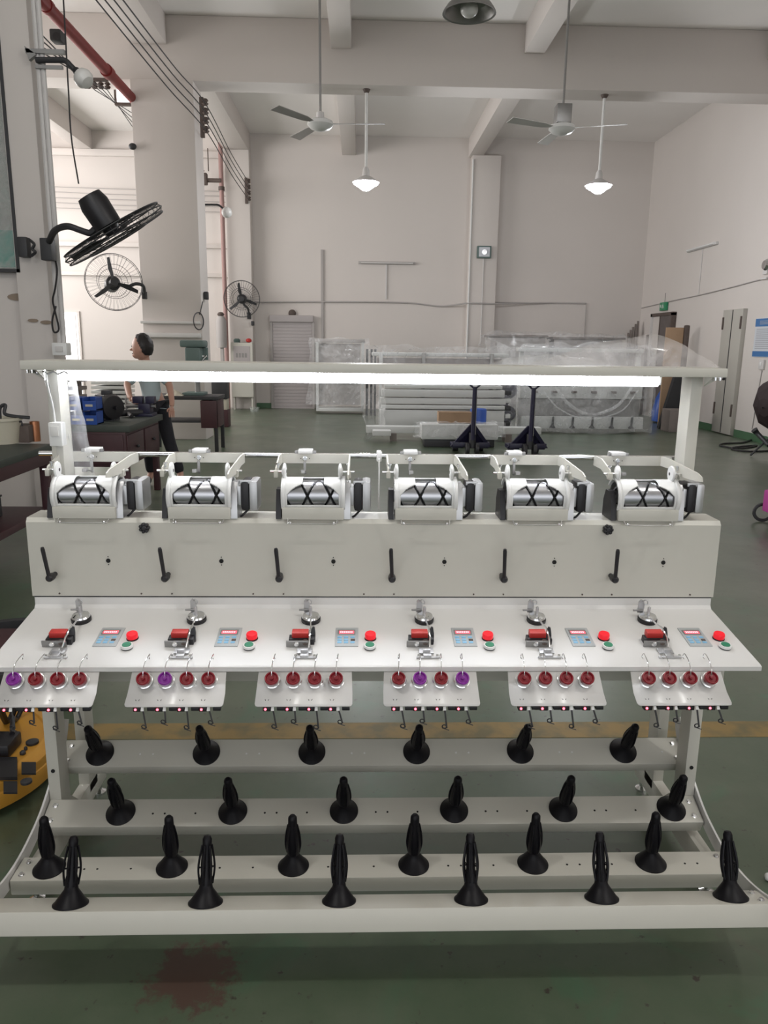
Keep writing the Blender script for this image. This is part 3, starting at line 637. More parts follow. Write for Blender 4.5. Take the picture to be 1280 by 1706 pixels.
# ---- winding heads
def head():
    x0, x1 = -.889, -.703; yc, zc, R = 2.226, 1.112, .050; xm = (x0+x1)/2; hw = (x1-x0)/2
    def shell(u, v, r=R):
        a = D(lerp(-38, 150, v)); return (lerp(x0, x1, u), yc-r*math.cos(a), zc+r*math.sin(a))
    def hole(u, v):
        a = lerp(-38, 150, v); t = abs(u-.5)*2
        if a > 150: return False
        if a < -24: return False
        if a < 8: h_ = .80
        elif a < 48: h_ = .80-.46*((a-8)/40)**1.6
        elif a < 112: h_ = .34
        else: return False
        return t < h_
    s = MB().grid(shell, 72, 60, hole).build('winding_head', 'wplastic', W)
    md = s.modifiers.new('thickness', 'SOLIDIFY'); md.thickness = .003; md.offset = 1
    for xx in (x0, x1-.012):
        g = MB(); g.grid(lambda u, v: (lerp(xx, xx+.012, u), yc-(R+.0035)*math.cos(D(lerp(-38, 150, v))), zc+(R+.0035)*math.sin(D(lerp(-38, 150, v)))), 1, 30); q = g.build('end_flange', 'wplastic', s)
        md = q.modifiers.new('thickness', 'SOLIDIFY'); md.thickness = .003; md.offset = 1
    # grooved drum
    g = MB(); Rd = .0435; nu, nv = 150, 90
    def dep(u, v):
        best = 9
        for k in range(-3, 4):
            for s_ in (1, -1):
                c_ = .5+.46*math.sin((v*s_+k)*2*PI/2.5+.4) if False else None
        for turn in range(5):
            ph = (v+turn)/2.5*2*PI
            c_ = .5+.47*math.asin(math.sin(ph+.9))/(PI/2)
            best = min(best, abs(u-c_)*(x1-x0))
        return best
    V = [[None]*(nv) for _ in range(nu+1)]
    for i in range(nu+1):
        for j in range(nv):
            u = i/nu; v = j/nv; d_ = dep(u, v); r_ = Rd-.006*max(0, 1-(d_/.0035)**4); a = 2*PI*v
            V[i][j] = g.v((lerp(x0+.004, x1-.004, u), yc-r_*math.cos(a), zc+r_*math.sin(a)))
    for i in range(nu):
        for j in range(nv):
            g.mi = 1 if dep((i+.5)/nu, (j+.5)/nv) < .0026 else 0
            g._f([V[i][j], V[i+1][j], V[i+1][(j+1) % nv], V[i][(j+1) % nv]])
    g.mi = 0
    g.cyl((x0, yc, zc), (x1, yc, zc), .02)
    g.build('grooved_drum', ['steel', 'slot'], s)
    sub('front_cover', (x0+.003, 2.170, 1.0485), (x1-.003, 2.26, 1.083), 'white', .003, s)
    g = MB(); g.prism([(x0-.016, 2.178, 1.0485), (x0-.016, 2.192, 1.105), (x0-.016, 2.205, 1.132), (x0-.016, 2.245, 1.132), (x0-.016, 2.262, 1.10), (x0-.016, 2.265, 1.0485)], (.015, 0, 0)); g.build('end_bracket', 'black', s)
    g = MB(); g.prism([(x1-.004, 2.180, 1.0485), (x1-.004, 2.185, 1.12), (x1-.004, 2.21, 1.152), (x1-.004, 2.25, 1.152), (x1-.004, 2.27, 1.0485)], (.020, 0, 0)); g.box((x1+.014, 2.195, 1.085), (x1+.026, 2.255, 1.142), .003); g.build('motor_mount', 'alu', s)
    mb_ = MB(); mb_.box((x1+.026, 2.186, 1.070), (x1+.051, 2.274, 1.158), .010); mb_.build('motor_core', 'black', s)
    g = MB(); g.box((x1+.050, 2.185, 1.069), (x1+.076, 2.275, 1.159), .010); g.box((x1+.024, 2.190, 1.150), (x1+.060, 2.197, 1.1605), .001); g.build('motor_cap', 'alu', s)
    MB().tube(curve([(x1+.055, 2.215, 1.085), (x1+.045, 2.205, 1.072), (x1+.030, 2.200, 1.056), (x1+.022, 2.205, 1.050)]), .0032, 8).build('motor_cable', 'black', s)
    g = MB(); g.tube(curve([(x0+.02, 2.172, 1.052), (x0+.022, 2.158, 1.042), (x0+.035, 2.156, 1.040), (x1-.04, 2.156, 1.040), (x1-.025, 2.158, 1.041), (x1-.022, 2.172, 1.050)]), .0018, 7)
    g.ball((x0+.028, 2.157, 1.042), .0045); g.ball((x1-.032, 2.157, 1.042), .0045); g.build('wire_bail', 'chrome', s)
    return s
h0 = head()
HEADS = [h0]+[copy_tree(h0, W, (PIT*i, 0, 0)) for i in range(1, 6)]
def cradle():
    x0, x1 = -.908, -.690; y = 2.372
    g = MB(); g.prism([(x0, y, 1.206), (x0+.004, y, 1.214), (x1-.004, y, 1.214), (x1, y, 1.206), (x1, y, 1.184), (x0, y, 1.184)], (0, .006, 0))
    c = g.build('spool_cradle', 'white', W)
    for xx, e in ((x0, 0), (x1-.004, 1)):
        g = MB(); poly = [(xx, y+.004, 1.214), (xx, 2.30, 1.216), (xx, 2.215, 1.194), (xx, 2.205, 1.178), (xx, 2.215, 1.165), (xx, 2.30, 1.184), (xx, y+.004, 1.184)]
        if e: poly = [(xx, y+.004, 1.214), (xx, 2.30, 1.216), (xx, 2.10, 1.205), (xx, 2.075, 1.198), (xx, 2.07, 1.186), (xx, 2.10, 1.182), (xx, 2.215, 1.176), (xx, 2.30, 1.186), (xx, y+.004, 1.184)]
        g.prism(poly, (.004, 0, 0)); g.box((xx-.004, 2.205, 1.166), (xx+.008, 2.228, 1.186), .002); g.build('arm', 'white', c)
    for xx, s in ((x0+.020, 1), (x1-.022, -1)):
        MB().lathe([(0, -.002), (.006, -.002), (.012, 0), (.0225, .003), (.0245, .006), (.0225, .010), (.012, .012), (0, .012)], (xx, 2.222, 1.183), (s, 0, 0), 24).build('spool_disc', 'wplastic', c)
        MB().cyl((xx+s*.0121, 2.222, 1.183), (xx+s*.0125, 2.222, 1.183), .005, None, 12).build('disc_bore', 'dark', c)
        MB().cyl((xx-s*.001, 2.222, 1.183), (xx-s*.036, 2.222, 1.183), .0035, None, 10).build('spindle_pin', 'chrome', c)
    MB().lathe([(.0075, 0), (.0075, .0015), (.0055, .002), (.005, .006), (0, .0062)], (-.832, y, 1.199), (0, -1, 0), 16).build('centre_screw', 'chrome', c)
    g = MB(); g.cyl((-.845, y+.001, 1.199), (-.845, y-.001, 1.199), .0016, None, 8); g.cyl((-.818, y+.001, 1.199), (-.818, y-.001, 1.199), .0016, None, 8); g.build('screw_hole', 'slot', c)
    g = MB(); g.box((-.853, 2.368, 1.213), (-.808, 2.412, 1.226), .003); g.build('clamp_block', 'white2', c)
    for xx in (-.859, -.802): sub('clamp_screw', (xx-.005, 2.372, 1.212), (xx+.005, 2.384, 1.224), 'greysteel', .002, c)
    for xx in (x0+.006, x1-.006): MB().lathe([(.003, 0), (.003, .010), (.006, .011), (.006, .015), (0, .016)], (xx, 2.235, 1.19), (0, 0, 1), 10).build('adjusting_screw', 'chrome', c)
    g = MB(); g.box((-.837, 2.366, 1.150), (-.829, 2.371, 1.19), .001); g.box((-.840, 2.300, 1.163), (-.826, 2.318, 1.173), .002); g.tube([(-.833, 2.366, 1.155), (-.833, 2.318, 1.168)], .0025, 6); g.build('hanging_stop', 'greysteel', c)
    return c
c0 = cradle()
for i in range(1, 6): copy_tree(c0, W, (PIT*i, 0, 0))

# ---- on the worktable; local frame of the sloping panel
SL = math.atan2(.7755-.7215, 2.168-1.884)
def on(x, y): return Vector((x, y, .7215+(y-1.884)*math.tan(SL)))
TM = lambda x, y: place(on(x, y), rotX(SL))
def tension_knob():
    m = TM(-.800, 2.102)
    k = MB(m).lathe([(.0275, 0), (.0280, .002), (.0280, .010), (.025, .012), (0, .012)], n=28).build('disc_tensioner', 'black', W)
    MB(m).lathe([(.0255, .012), (.0262, .014), (.0235, .019), (.014, .022), (.007, .023), (0, .023)], n=28).build('chrome_disc', 'chrome', k)
    MB(m).lathe([(.0045, .022), (.0045, .045), (.0035, .047), (0, .048)], n=14).build('post', 'alu', k)
    g = MB(m); g.prism([(-.022, .028, .012), (-.004, .026, .012), (-.004, .026, .040), (-.008, .027, .052), (-.016, .028, .055), (-.021, .028, .048)], (0, .004, 0)); g.tube(curve([(-.012, .026, .050), (-.006, .022, .058), (.000, .020, .055), (.001, .020, .046), (-.006, .021, .043)], 5), .0018, 6); g.build('hook_plate', 'alu', k)
    g = MB(m); g.cyl((-.008, .026, .022), (-.036, .024, .022), .003); g.build('side_pin', 'greysteel', k)
    return k
k0 = tension_knob()
for i in range(1, 6): copy_tree(k0, W, (PIT*i, 0, 0))
def switch_unit():
    m = TM(-.823, 1.990)
    k = MB(m).box((-.030, -.014, 0), (.040, .012, .018), .002).build('yarn_switch', 'black', W)
    MB(m).box((-.022, -.006, .016), (.024, .018, .033), .0025).build('red_block', 'red', k)
    g = MB(m); g.prism([(.026, .0, 0), (.042, .0, 0), (.042, .010, .022), (.040, .016, .036), (.034, .016, .038), (.028, .008, .026)], (0, .006, 0)); g.build('lever_plate', 'black', k)
    g = MB(m); g.box((-.036, -.026, .001), (.030, -.022, .020), .001); g.build('front_plate', 'greysteel', k)
    MB(m).lathe([(.007, 0), (.0075, .003), (.0055, .006), (0, .0065)], (-.008, -.026, .012), (0, -1, 0), 14).build('thumb_screw', 'chrome', k)
    MB(m).lathe([(.008, -.004), (.0085, .002), (0, .003)], (.016, -.023, .015), (0, -1, .4), 14).build('roller', 'rust', k)
    g = MB(m); g.tube([(.024, .092, .020), (.026, .060, .024), (.029, .020, .034), (.028, -.020, .028), (.026, -.045, .012)], .0026, 8); g.build('yarn_rod', 'chrome', k)
    g = MB(m); g.box((-.004, -.062, .002), (.036, -.036, .006), .001); g.box((.006, -.066, .002), (.026, -.056, .018), .002); g.box((-.012, -.082, .001), (.050, -.074, .005), .001); g.box((.006, -.080, .002), (.028, -.060, .010), .002); g.build('guide_bracket', 'alu', k)
    g = MB(m); g.cyl((-.006, -.078, .004), (-.006, -.078, .010), .004); g.cyl((.044, -.078, .004), (.044, -.078, .010), .004); g.build('bracket_screw', 'chrome', k)
    return k
k0 = switch_unit()
for i in range(1, 6): copy_tree(k0, W, (PIT*i, 0, 0))
def control_panel():
    m = TM(-.694, 2.014)
    k = MB(m).box((-.032, -.047, 0), (.032, .047, .003), .001).build('control_panel', 'panel', W)
    g = MB(m); g.box((-.026, .010, .003), (.024, .034, .0045), .004); g.build('display_surround', 'greysteel', k)
    g = MB(m); g.box((-.022, .013, .0045), (.020, .027, .0052), .002); g.build('display', 'pinklit', k)
    g = MB(m)
    for q in range(7): g.box((-.0190+q*.0052, .0165, .0052), (-.0155+q*.0052, .0235, .0055))
    g.build('digits', 'pinklit2', k)
    g = MB(m)
    for q in range(3):
        for r_ in range(3):
            if q == 2 and r_ == 1: continue
            g.box((-.026+q*.018, -.034+r_*.013, .003), (-.014+q*.018, -.025+r_*.013, .0040), .001)
    g.build('keys', 'blue', k)
    MB(m).box((.011, -.022, .003), (.023, -.013, .0041), .001).build('dark_key', 'rust', k)
    return k
k0 = control_panel()
for i in range(1, 6): copy_tree(k0, W, (PIT*i, 0, 0))
m = TM(-.628, 2.008); k0 = MB(m).lathe([(.0165, 0), (.0165, .003), (.0135, .004), (0, .004)], n=24).build('stop_button', 'maroon', W); MB(m).lathe([(.0150, .004), (.0155, .006), (.0155, .015), (.0140, .018), (0, .0185)], n=24).build('red_cap', 'redbtn', k0)
for i in range(1, 6): copy_tree(k0, W, (PIT*i, 0, 0))
m = TM(-.630, 1.962); k0 = MB(m).lathe([(.0155, 0), (.0155, .004), (0, .004)], n=24).build('start_button', 'dark', W); MB(m).lathe([(.0165, .004), (.0165, .009), (.0155, .011), (.0125, .0112), (.0125, .009), (0, .009)], n=24).build('white_ring', 'wplastic', k0); MB(m).lathe([(.0120, .008), (.0120, .0125), (0, .0128)], n=24).build('green_cap', 'green', k0)
for i in range(1, 6): copy_tree(k0, W, (PIT*i, 0, 0))

# ---- hanging tension plates
TOP, BEND, BOT = (1.885, .710), (1.838, .662), (1.800, .643)
xl, xr = -.926, -.676
def plate():
    g = MB(); y = .0018
    pr = [(TOP[0], TOP[1]), (BEND[0], BEND[1]), (lerp(BEND[0], BOT[0], .8), lerp(BEND[1], BOT[1], .8)), (lerp(BEND[0], BOT[0], .95), lerp(BEND[1], BOT[1], .95)), (BOT[0], BOT[1])]
    V = []
    for i, (yy, zz_) in enumerate(pr):
        ins = (.003, 0, 0, .0025, .0075)[i]
        V.append([g.v((xl+ins, yy, zz_)), g.v((xr-ins, yy, zz_))])
    for a, b in zip(V, V[1:]): g._f([a[0], b[0], b[1], a[1]])
    # rounded lower corners
    k = g.build('tension_plate', 'white2', W); md = k.modifiers.new('thickness', 'SOLIDIFY'); md.thickness = .002; md.offset = -1
    nrm = Vector((0, -.734, .679)).normalized()
    ang = math.atan2(.734, .679)
    parts = []
    dn = Vector((0, BEND[0]-TOP[0], BEND[1]-TOP[1])).normalized()
    gg = MB()
    for q in range(4):
        x = -.886+q*.0557
        for s in (-1, 1):
            a = Vector((x-.010+s*.006, lerp(BEND[0], BOT[0], .45), lerp(BEND[1], BOT[1], .45)+.0008)); gg.tube([a, a+Vector((s*-.003, -.005, -.0015))], .0012, 6)
    gg.build('thread_slot', 'slot', k)
    for q in range(4):
        x = -.886+q*.0557; c = Vector((x, lerp(TOP[0], BEND[0], .52), lerp(TOP[1], BEND[1], .52)))
        MB().lathe([(.0150, 0), (.0150, .003), (.0205, .005), (.0210, .0065), (.0170, .0085), (.0170, .0095), (.0200, .0115), (.0195, .0135), (.012, .015), (0, .015)], c, nrm, 26).build('chrome_cup', 'chrome', k)
        MB().lathe([(.0165, .014), (.0178, .017), (.0178, .027), (.0160, .029), (.0145, .0285), (.0125, .024), (.005, .024), (.005, .030), (0, .031)], c, nrm, 26).build('tension_knob', 'redknob', k)
        top = Vector((x+.004, 1.896, .735)); e0 = c+nrm*.024
        MB().tube(curve([e0, e0+Vector((0, .004, .020)), e0+Vector((.001, .020, .036)), top+Vector((0, .004, .010)), top+Vector((-.003, .008, .0)), top+Vector((-.001, .002, -.004))], 6), .0013, 7).build('guide_wire', 'chrome', k)
        zb = Vector((x-.012, BOT[0]+.012, BOT[1]-.011))
        MB().box((x-.020, BOT[0]+.006, BOT[1]-.016), (x+.002, BOT[0]+.024, BOT[1]-.004), .002).build('sensor', 'black', k)
        MB().ball((x-.013, BOT[0]+.0055, BOT[1]-.0095), .0032).build('sensor_light', 'sensor', k)
        MB().box((x+.016, BOT[0]+.006, BOT[1]-.014), (x+.036, BOT[0]+.022, BOT[1]-.004), .002).build('receiver', 'black', k)
        rr = random.Random(q*7); sx = (.010, .004, .006, .012)[q]; ln = (.050, .036, .052, .038)[q]
        hp = [Vector((x+.006, BOT[0]+.004, BOT[1]-.004)), Vector((x+.006+sx*.5, BOT[0]-.002, BOT[1]-.004-ln*.5)), Vector((x+.006+sx, BOT[0]-.008, BOT[1]-.004-ln))]
        g = MB(); g.tube(hp, .0023, 6); e = hp[-1]; g.ring(e+Vector((-.006, 0, .004)), (.2, 1, .3), .0058, .0016, 16, 5); g.tube([e+Vector((-.012, 0, .0)), e+Vector((.006, -.003, -.005))], .0012, 5); g.build('yarn_hook', 'dark', k)
        g = MB(); pts_ = [Vector((x+.003, BOT[0]+.004, BOT[1]+.001)), Vector((x+.009, BOT[0]+.004, BOT[1]+.001)), Vector((x+.010, BOT[0]-.002, BOT[1]-.010)), Vector((x+.002, BOT[0]-.002, BOT[1]-.010))]; g.prism(pts_, (0, .002, .001)); g.build('hook_tab', 'wplastic', k)
    return k
k0 = plate(); PL = [k0]+[copy_tree(k0, W, (PIT*i, 0, 0)) for i in range(1, 6)]
for u, q in ((0, 0), (1, 1), (3, 1), (3, 3)):
    ks = sorted([c for c in kids(PL[u]) if c.name.startswith('tension_knob')], key=lambda o: o.location.x)
    ks[q].data = ks[q].data.copy(); ks[q].data.materials[0] = M['purple']; ks[q]['label'] = 'purple tension knob'
# ================= LEFT WORKSHOP CORNER =================
def pt(x, y, Y): return at(x, y, 'Y', Y)
# near bench
t = thing('work_bench', 'dark red-brown bench with shelf against the left wall', 'work bench', (-2.9, 5.6, 0))
a = at(66, 746, 'Z', .8)
bx = a.x
B((-4.2, 4.5, .75), (bx, 5.72, .8), .006).build('bench_top', 'benchtop', t); B((-4.2, 4.5, .66), (bx-.01, 5.70, .75), .004).build('apron', 'bench', t)
for x, y in ((bx-.08, 5.64), (bx-.08, 4.6), (-4.1, 5.64)): B((x, y, 0), (x+.06, y+.06, .66), .004).build('leg', 'bench', t)
B((-4.15, 4.6, .28), (bx-.03, 5.68, .33), .004).build('lower_shelf', 'bench', t)
t = thing('bucket', 'cream plastic bucket on the near bench at the left edge', 'bucket', at(12, 738, 'Z', .8))
c = at(8, 738, 'Z', .80); MB().lathe([(0, 0), (.10, 0), (.125, .17), (.135, .17), (.135, .19), (.12, .19), (.10, .02), (0, .02)], (c.x, c.y, .8), n=28).build('tub', 'cream', t)
g = MB(); g.tube(curve([(c.x-.02, c.y, .97), (c.x-.01, c.y, 1.06), (c.x+.03, c.y, 1.08), (c.x+.03, c.y-.02, 1.02), (c.x+.11, c.y-.02, 1.0), (c.x+.2, c.y, .99)]), .013, 8); g.build('dark_hook_tool', 'dark', t)
t = thing('copper_bushing', 'shiny copper sleeve standing on the near bench', 'bushing', at(62, 735, 'Z', .8)); c = at(60, 735, 'Z', .8); MB().lathe([(.035, 0), (.035, .15), (.028, .15), (.028, 0)], (c.x, c.y, .8), n=20, cap=False).build('sleeve', 'copper', t)
t = thing('tool_case', 'dark boxy tool case beside the cream bucket', 'tool case', at(38, 736, 'Z', .8)); c = at(38, 736, 'Z', .8); B((c.x-.09, c.y-.07, .8), (c.x+.08, c.y+.1, .93), .01).build('case', 'rust', t); MB().tube([(c.x-.05, c.y-.075, .93), (c.x-.05, c.y-.08, .96), (c.x+.04, c.y-.08, .96), (c.x+.04, c.y-.075, .93)], .008).build('handle', 'dark', t)
for (x, z, sx, sz) in ((-2.62, .33, .18, .14), (-3.0, .33, .2, .2)):
    t = thing('storage_box', ('right, lower' if x > -2.8 else 'left, taller')+' dark box on the lower shelf of the near bench', 'box', (x, 5.2, .33), 'boxes under the near bench'); B((x-sx/2, 5.1, z), (x+sx/2, 5.35, z+sz), .01).build('body', 'dark', t); B((x-sx/2-.005, 5.095, z+sz), (x+sx/2+.005, 5.355, z+sz+.015), .004).build('lid', 'black', t)

# drawer bench further back
t = thing('drawer_bench', 'long red-brown workbench with drawers left of the person', 'workbench', (-2.7, 7.4, 0))
B((-3.3, 6.0+1.0, .74), (-2.10, 8.20, .80), .006).build('bench_top', 'benchtop', t)
B((-3.25, 7.0, .42), (-2.14, 8.16, .74), .004).build('carcass', 'bench', t)
xf = -2.14
for (y0, y1) in ((7.03, 7.55), (7.60, 8.12)):
    d = B((xf-.004, y0, .45), (xf+.012, y1, .71), .006).build('drawer', 'bench', t); MB().ball((xf+.028, (y0+y1)/2, .58), .016).build('knob', 'dark', d)
g = B((-3.24, 6.985, .45), (-2.16, 7.0, .72), .006).build('end_panel', 'bench', t)
for x, y in ((-2.2, 8.08), (-2.2, 7.04), (-3.22, 8.08), (-3.22, 7.04)): B((x, y, 0), (x+.06, y+.06, .42), .004).build('leg', 'bench', t)
for k, (x, y, zlo) in enumerate(((134, 716, .80), (157, 713, .80), (131, 716, .93), (157, 713, .93))):
    Yb = 7.16; c = pt(x, 716, Yb); 
    t = thing('parts_bin', ('blue parts bin at lower left of the stack on the drawer bench', 'blue parts bin at lower right of the stack on the drawer bench', 'blue parts bin at upper left of the stack on the drawer bench', 'blue parts bin at upper right of the stack on the drawer bench')[k], 'bin', (c.x, Yb, zlo), 'blue parts bins on the drawer bench')
    x0, x1 = c.x-.06, c.x+.06
    g = MB(); g.box((x0, Yb-.08, zlo), (x1, Yb+.10, zlo+.01)); g.box((x0, Yb-.08, zlo), (x0+.006, Yb+.10, zlo+.115)); g.box((x1-.006, Yb-.08, zlo), (x1, Yb+.10, zlo+.115)); g.box((x0, Yb+.09, zlo), (x1, Yb+.10, zlo+.115)); g.box((x0, Yb-.085, zlo), (x1, Yb-.075, zlo+.085)); g.build('tray', 'bluebin', t)
    B((x0+.012, Yb-.07, zlo+.01), (x1-.012, Yb+.085, zlo+.075), .01).build('small_parts', 'rust', t)
    B((x0+.025, Yb-.089, zlo+.035), (x1-.03, Yb-.085, zlo+.055)).build('label_slot', 'cream', t)
c = pt(180, 697, 7.5); t = thing('electric_motor', 'black round electric motor lying on the drawer bench', 'motor', (c.x, 7.5, .8))
MB().lathe([(0, -.12), (.10, -.12), (.125, -.10), (.128, .08), (.11, .12), (.05, .13), (.02, .13), (.02, .18), (0, .18)], (c.x, 7.5, .93), (.75, -.65, 0), 28).build('body', 'black', t)
g = MB()
for k in range(12):
    a = 2*PI*k/12; n_ = Vector((.75, -.65, 0)).normalized(); u = Vector((0, 0, 1)); w_ = n_.cross(u); q = Vector((c.x, 7.5, .93))+(u*math.cos(a)+w_*math.sin(a))*.129; g.tube([q-n_*.09, q+n_*.07], .006, 5)
g.build('fin', 'dark', t); B((c.x-.09, 7.42, .8), (c.x+.09, 7.58, .82)).build('foot', 'dark', t); B((c.x-.04, 7.46, 1.04), (c.x+.05, 7.54, 1.09), .01).build('terminal_box', 'dark', t)
t = thing('hand_tool', 'dark power tool lying behind the motor', 'tool', pt(218, 700, 7.9)); c = pt(215, 694, 7.9); MB().tube([(c.x-.08, 7.8, .84), (c.x+.12, 7.95, .84)], .035, 12).build('body', 'dark', t); MB().tube([(c.x, 7.85, .84), (c.x+.08, 7.72, .82)], .02).build('grip', 'black', t)
c = pt(243, 680, 8.0); t = thing('bench_vise', 'dark iron vise bolted near the far end of the drawer bench', 'vise', (c.x, 8.0, .8))
B((c.x-.09, 7.9, .8), (c.x+.09, 8.1, .83), .005).build('base', 'navy', t); B((c.x-.06, 7.93, .83), (c.x+.06, 8.07, .93), .01).build('body', 'navy', t); B((c.x-.12, 7.95, .93), (c.x-.02, 8.05, 1.0), .006).build('fixed_jaw', 'navy', t); B((c.x+.01, 7.95, .93), (c.x+.1, 8.05, 1.0), .006).build('moving_jaw', 'navy', t)
MB().cyl((c.x-.2, 8.0, .90), (c.x+.1, 8.0, .90), .018).build('screw', 'greysteel', t); MB().cyl((c.x-.2, 8.0, .82), (c.x-.2, 8.0, .98), .009).build('handle', 'greysteel', t)
# second table with drill press
t = thing('steel_table', 'dark steel table with lower shelf carrying the drill press', 'table', (-2.45, 11.3, 0))
x0, x1 = pt(268, 690, 11.3).x-.15, -2.03
B((x0, 11.0, .75), (x1, 11.6, .80), .005).build('table_top', 'dark', t); B((x0+.05, 11.05, .42), (x1-.04, 11.55, .45), .004).build('lower_shelf', 'dark', t); B((x1-.25, 11.0, .35), (x1-.02, 11.55, .74), .006).build('drawer_box', 'bench', t)
for x in (x0+.02, x1-.07):
    for y in (11.02, 11.53): B((x, y, 0), (x+.05, y+.05, .75), .003).build('leg', 'dark', t)
c = pt(326, 690, 11.3); cx = c.x; t = thing('drill_press', 'grey-green bench drill press on the dark steel table', 'drill press', (cx, 11.3, .8))
B((cx-.15, 11.15, .80), (cx+.15, 11.5, .84), .01).build('base', 'mgreen', t); MB().cyl((cx+.02, 11.42, .84), (cx+.02, 11.42, 1.5), .04).build('column', 'greysteel', t); B((cx-.10, 11.2, 1.0), (cx+.14, 11.42, 1.03), .005).build('work_table', 'mgreen', t)
g = MB(); g.box((cx-.10, 11.2, 1.20), (cx+.12, 11.5, 1.48), .03); g.lathe([(.06, -.10), (.08, 0)], (cx-.0, 11.28, 1.22), n=20); g.build('head', 'mgreen', t)
B((cx-.17, 11.2, 1.48), (cx+.17, 11.55, 1.58), .03).build('belt_cover', 'mgreen', t); MB().cyl((cx+.02, 11.28, 1.06), (cx+.02, 11.28, 1.20), .014).build('quill', 'chrome', t); MB().lathe([(.06, 0), (.06, .17), (.04, .19)], (cx+.12, 11.48, 1.30), n=20).build('motor', 'mgreen', t)
g = MB()
for k in range(3):
    a = 2*PI*k/3+.5; g.tube([(cx+.13, 11.28, 1.3), (cx+.17, 11.28+.11*math.cos(a), 1.3+.11*math.sin(a))], .007); g.ball((cx+.17, 11.28+.11*math.cos(a), 1.3+.11*math.sin(a)), .015)
g.build('feed_handle', 'chrome', t)
c = pt(331, 535, 12.35); t = thing('iron_ring', 'thin ring handle hanging at the lower right of the column', 'ring', (c.x, 12.35, c.z)); MB().ring(c, (1, -.45, 0), .13, .009, 28).build('ring', 'dark', t); MB().tube([c+Vector((.02, 0, .1)), c+Vector((.06, .08, .3))], .008).build('stem', 'dark', t)
# white cloth, red cup by the person
t = thing('rag', 'crumpled pale rag on the dark steel table', 'rag', pt(290, 695, 11.05)); c = pt(292, 690, 11.1)
g = MB(); g.grid(lambda u, v: Vector((c.x-.13+u*.26, 11.02+v*.2, .803+.07*math.sin(PI*u)*math.sin(PI*v)*(1+.6*noise.noise(Vector((u*5, v*5, 1)))))), 20, 16); g.build('cloth', 'cream', t)
# person
def skin_chain(name, verts, edges, radii, m, parent, root=0):
    me = bpy.data.meshes.new(name); o0 = Vector(verts[root]); me.from_pydata([tuple(Vector(v)-o0) for v in verts], edges, []); me.materials.append(M[m])
    o = bpy.data.objects.new(name, me); COL.objects.link(o); o.location = o0-(ORG[parent.name] if parent else Vector()); o.parent = parent; ORG[o.name] = o0
    md = o.modifiers.new('skin', 'SKIN'); md.use_smooth_shade = True
    for i, r in enumerate(radii): me.skin_vertices[0].data[i].radius = (r, r) if not isinstance(r, tuple) else r
    me.skin_vertices[0].data[root].use_root = True
    s = o.modifiers.new('sub', 'SUBSURF'); s.levels = 2; s.render_levels = 2; return o
hp = pt(238, 578, 8.5); px, py = hp.x+.08, 8.5; hz = hp.z
pr_ = thing('person', 'person with short black hair in grey shirt and dark trousers behind the workbench', 'person', (px, py, 0))
hx = hp.x
V = [(px, py, .92), (px-.01, py, 1.06), (px-.03, py-.01, 1.17), (px-.05, py-.01, 1.25), (hx+.02, py-.01, 1.33), (hx+.0, py-.02, 1.40), (hx-.005, py-.03, 1.46),
     (px+.10, py+.02, 1.23), (px+.19, py-.02, 1.10), (px+.24, py-.14, .93), (px+.25, py-.2, .87),
     (px-.17, py-.02, 1.23), (px-.25, py-.08, 1.10), (px-.17, py-.28, .98), (px-.13, py-.33, .96),
     (px+.08, py, .86), (px+.15, py+.0, .48), (px+.26, py+.02, .10), (px+.27, py-.10, .035),
     (px-.08, py, .86), (px-.07, py-.03, .48), (px-.07, py+.03, .10), (px-.08, py-.10, .035)]
E_ = [(0, 1), (1, 2), (2, 3), (3, 4), (4, 5), (5, 6), (3, 7), (7, 8), (8, 9), (9, 10), (3, 11), (11, 12), (12, 13), (13, 14), (0, 15), (15, 16), (16, 17), (17, 18), (0, 19), (19, 20), (20, 21), (21, 22)]
R_ = [(.115, .09), (.10, .08), (.12, .09), (.11, .08), .05, .07, .075, .055, .042, .030, .026, .055, .042, .030, .026, .08, .058, .04, .036, .08, .058, .04, .036]
skin_chain('body', V, E_, R_, 'skin', pr_)
hd = MB(); hc = Vector((hx-.005, py-.03, 1.49))
hd.ball(hc, .125, (.78, .98, 1.12), 24); hd.lathe([(.018, -.0), (.012, .02), (.004, .035)], hc+Vector((-.085, -.03, -.02)), (-1, -.15, -.25), 10); hd.ball(hc+Vector((-.045, -.02, -.08)), .052, (1, 1, .8)); hd.ball(hc+Vector((.015, -.115, -.02)), .024, (.8, .5, 1.4)); hd.build('head', 'skin', pr_)
g = MB(); g.ball(hc+Vector((-.085, -.05, .01)), .009); g.ball(hc+Vector((-.085, -.04, -.065)), .010, (1, 1.6, .5)); g.build('eyes_and_mouth', 'maroon', pr_)
HF = Vector((-.86, -.12, -.50)).normalized()
def hair_pt(u, v):
    n_ = Vector((math.cos(2*PI*u)*math.sin(PI*v), math.sin(2*PI*u)*math.sin(PI*v), math.cos(PI*v)))
    return hc+Vector((.012, 0, .010))+Vector((n_.x*.112, n_.y*.130, n_.z*.142))*(1+.05*noise.noise(n_*5))
def hair_skip(u, v):
    n_ = Vector((math.cos(2*PI*u)*math.sin(PI*v), math.sin(2*PI*u)*math.sin(PI*v), math.cos(PI*v)))
    return n_.dot(HF) > .08+.12*noise.noise(n_*4) or n_.z < -.62
g = MB(); g.grid(hair_pt, 60, 40, hair_skip); g.build('hair', 'hair', pr_)
def shift(v, s): return v
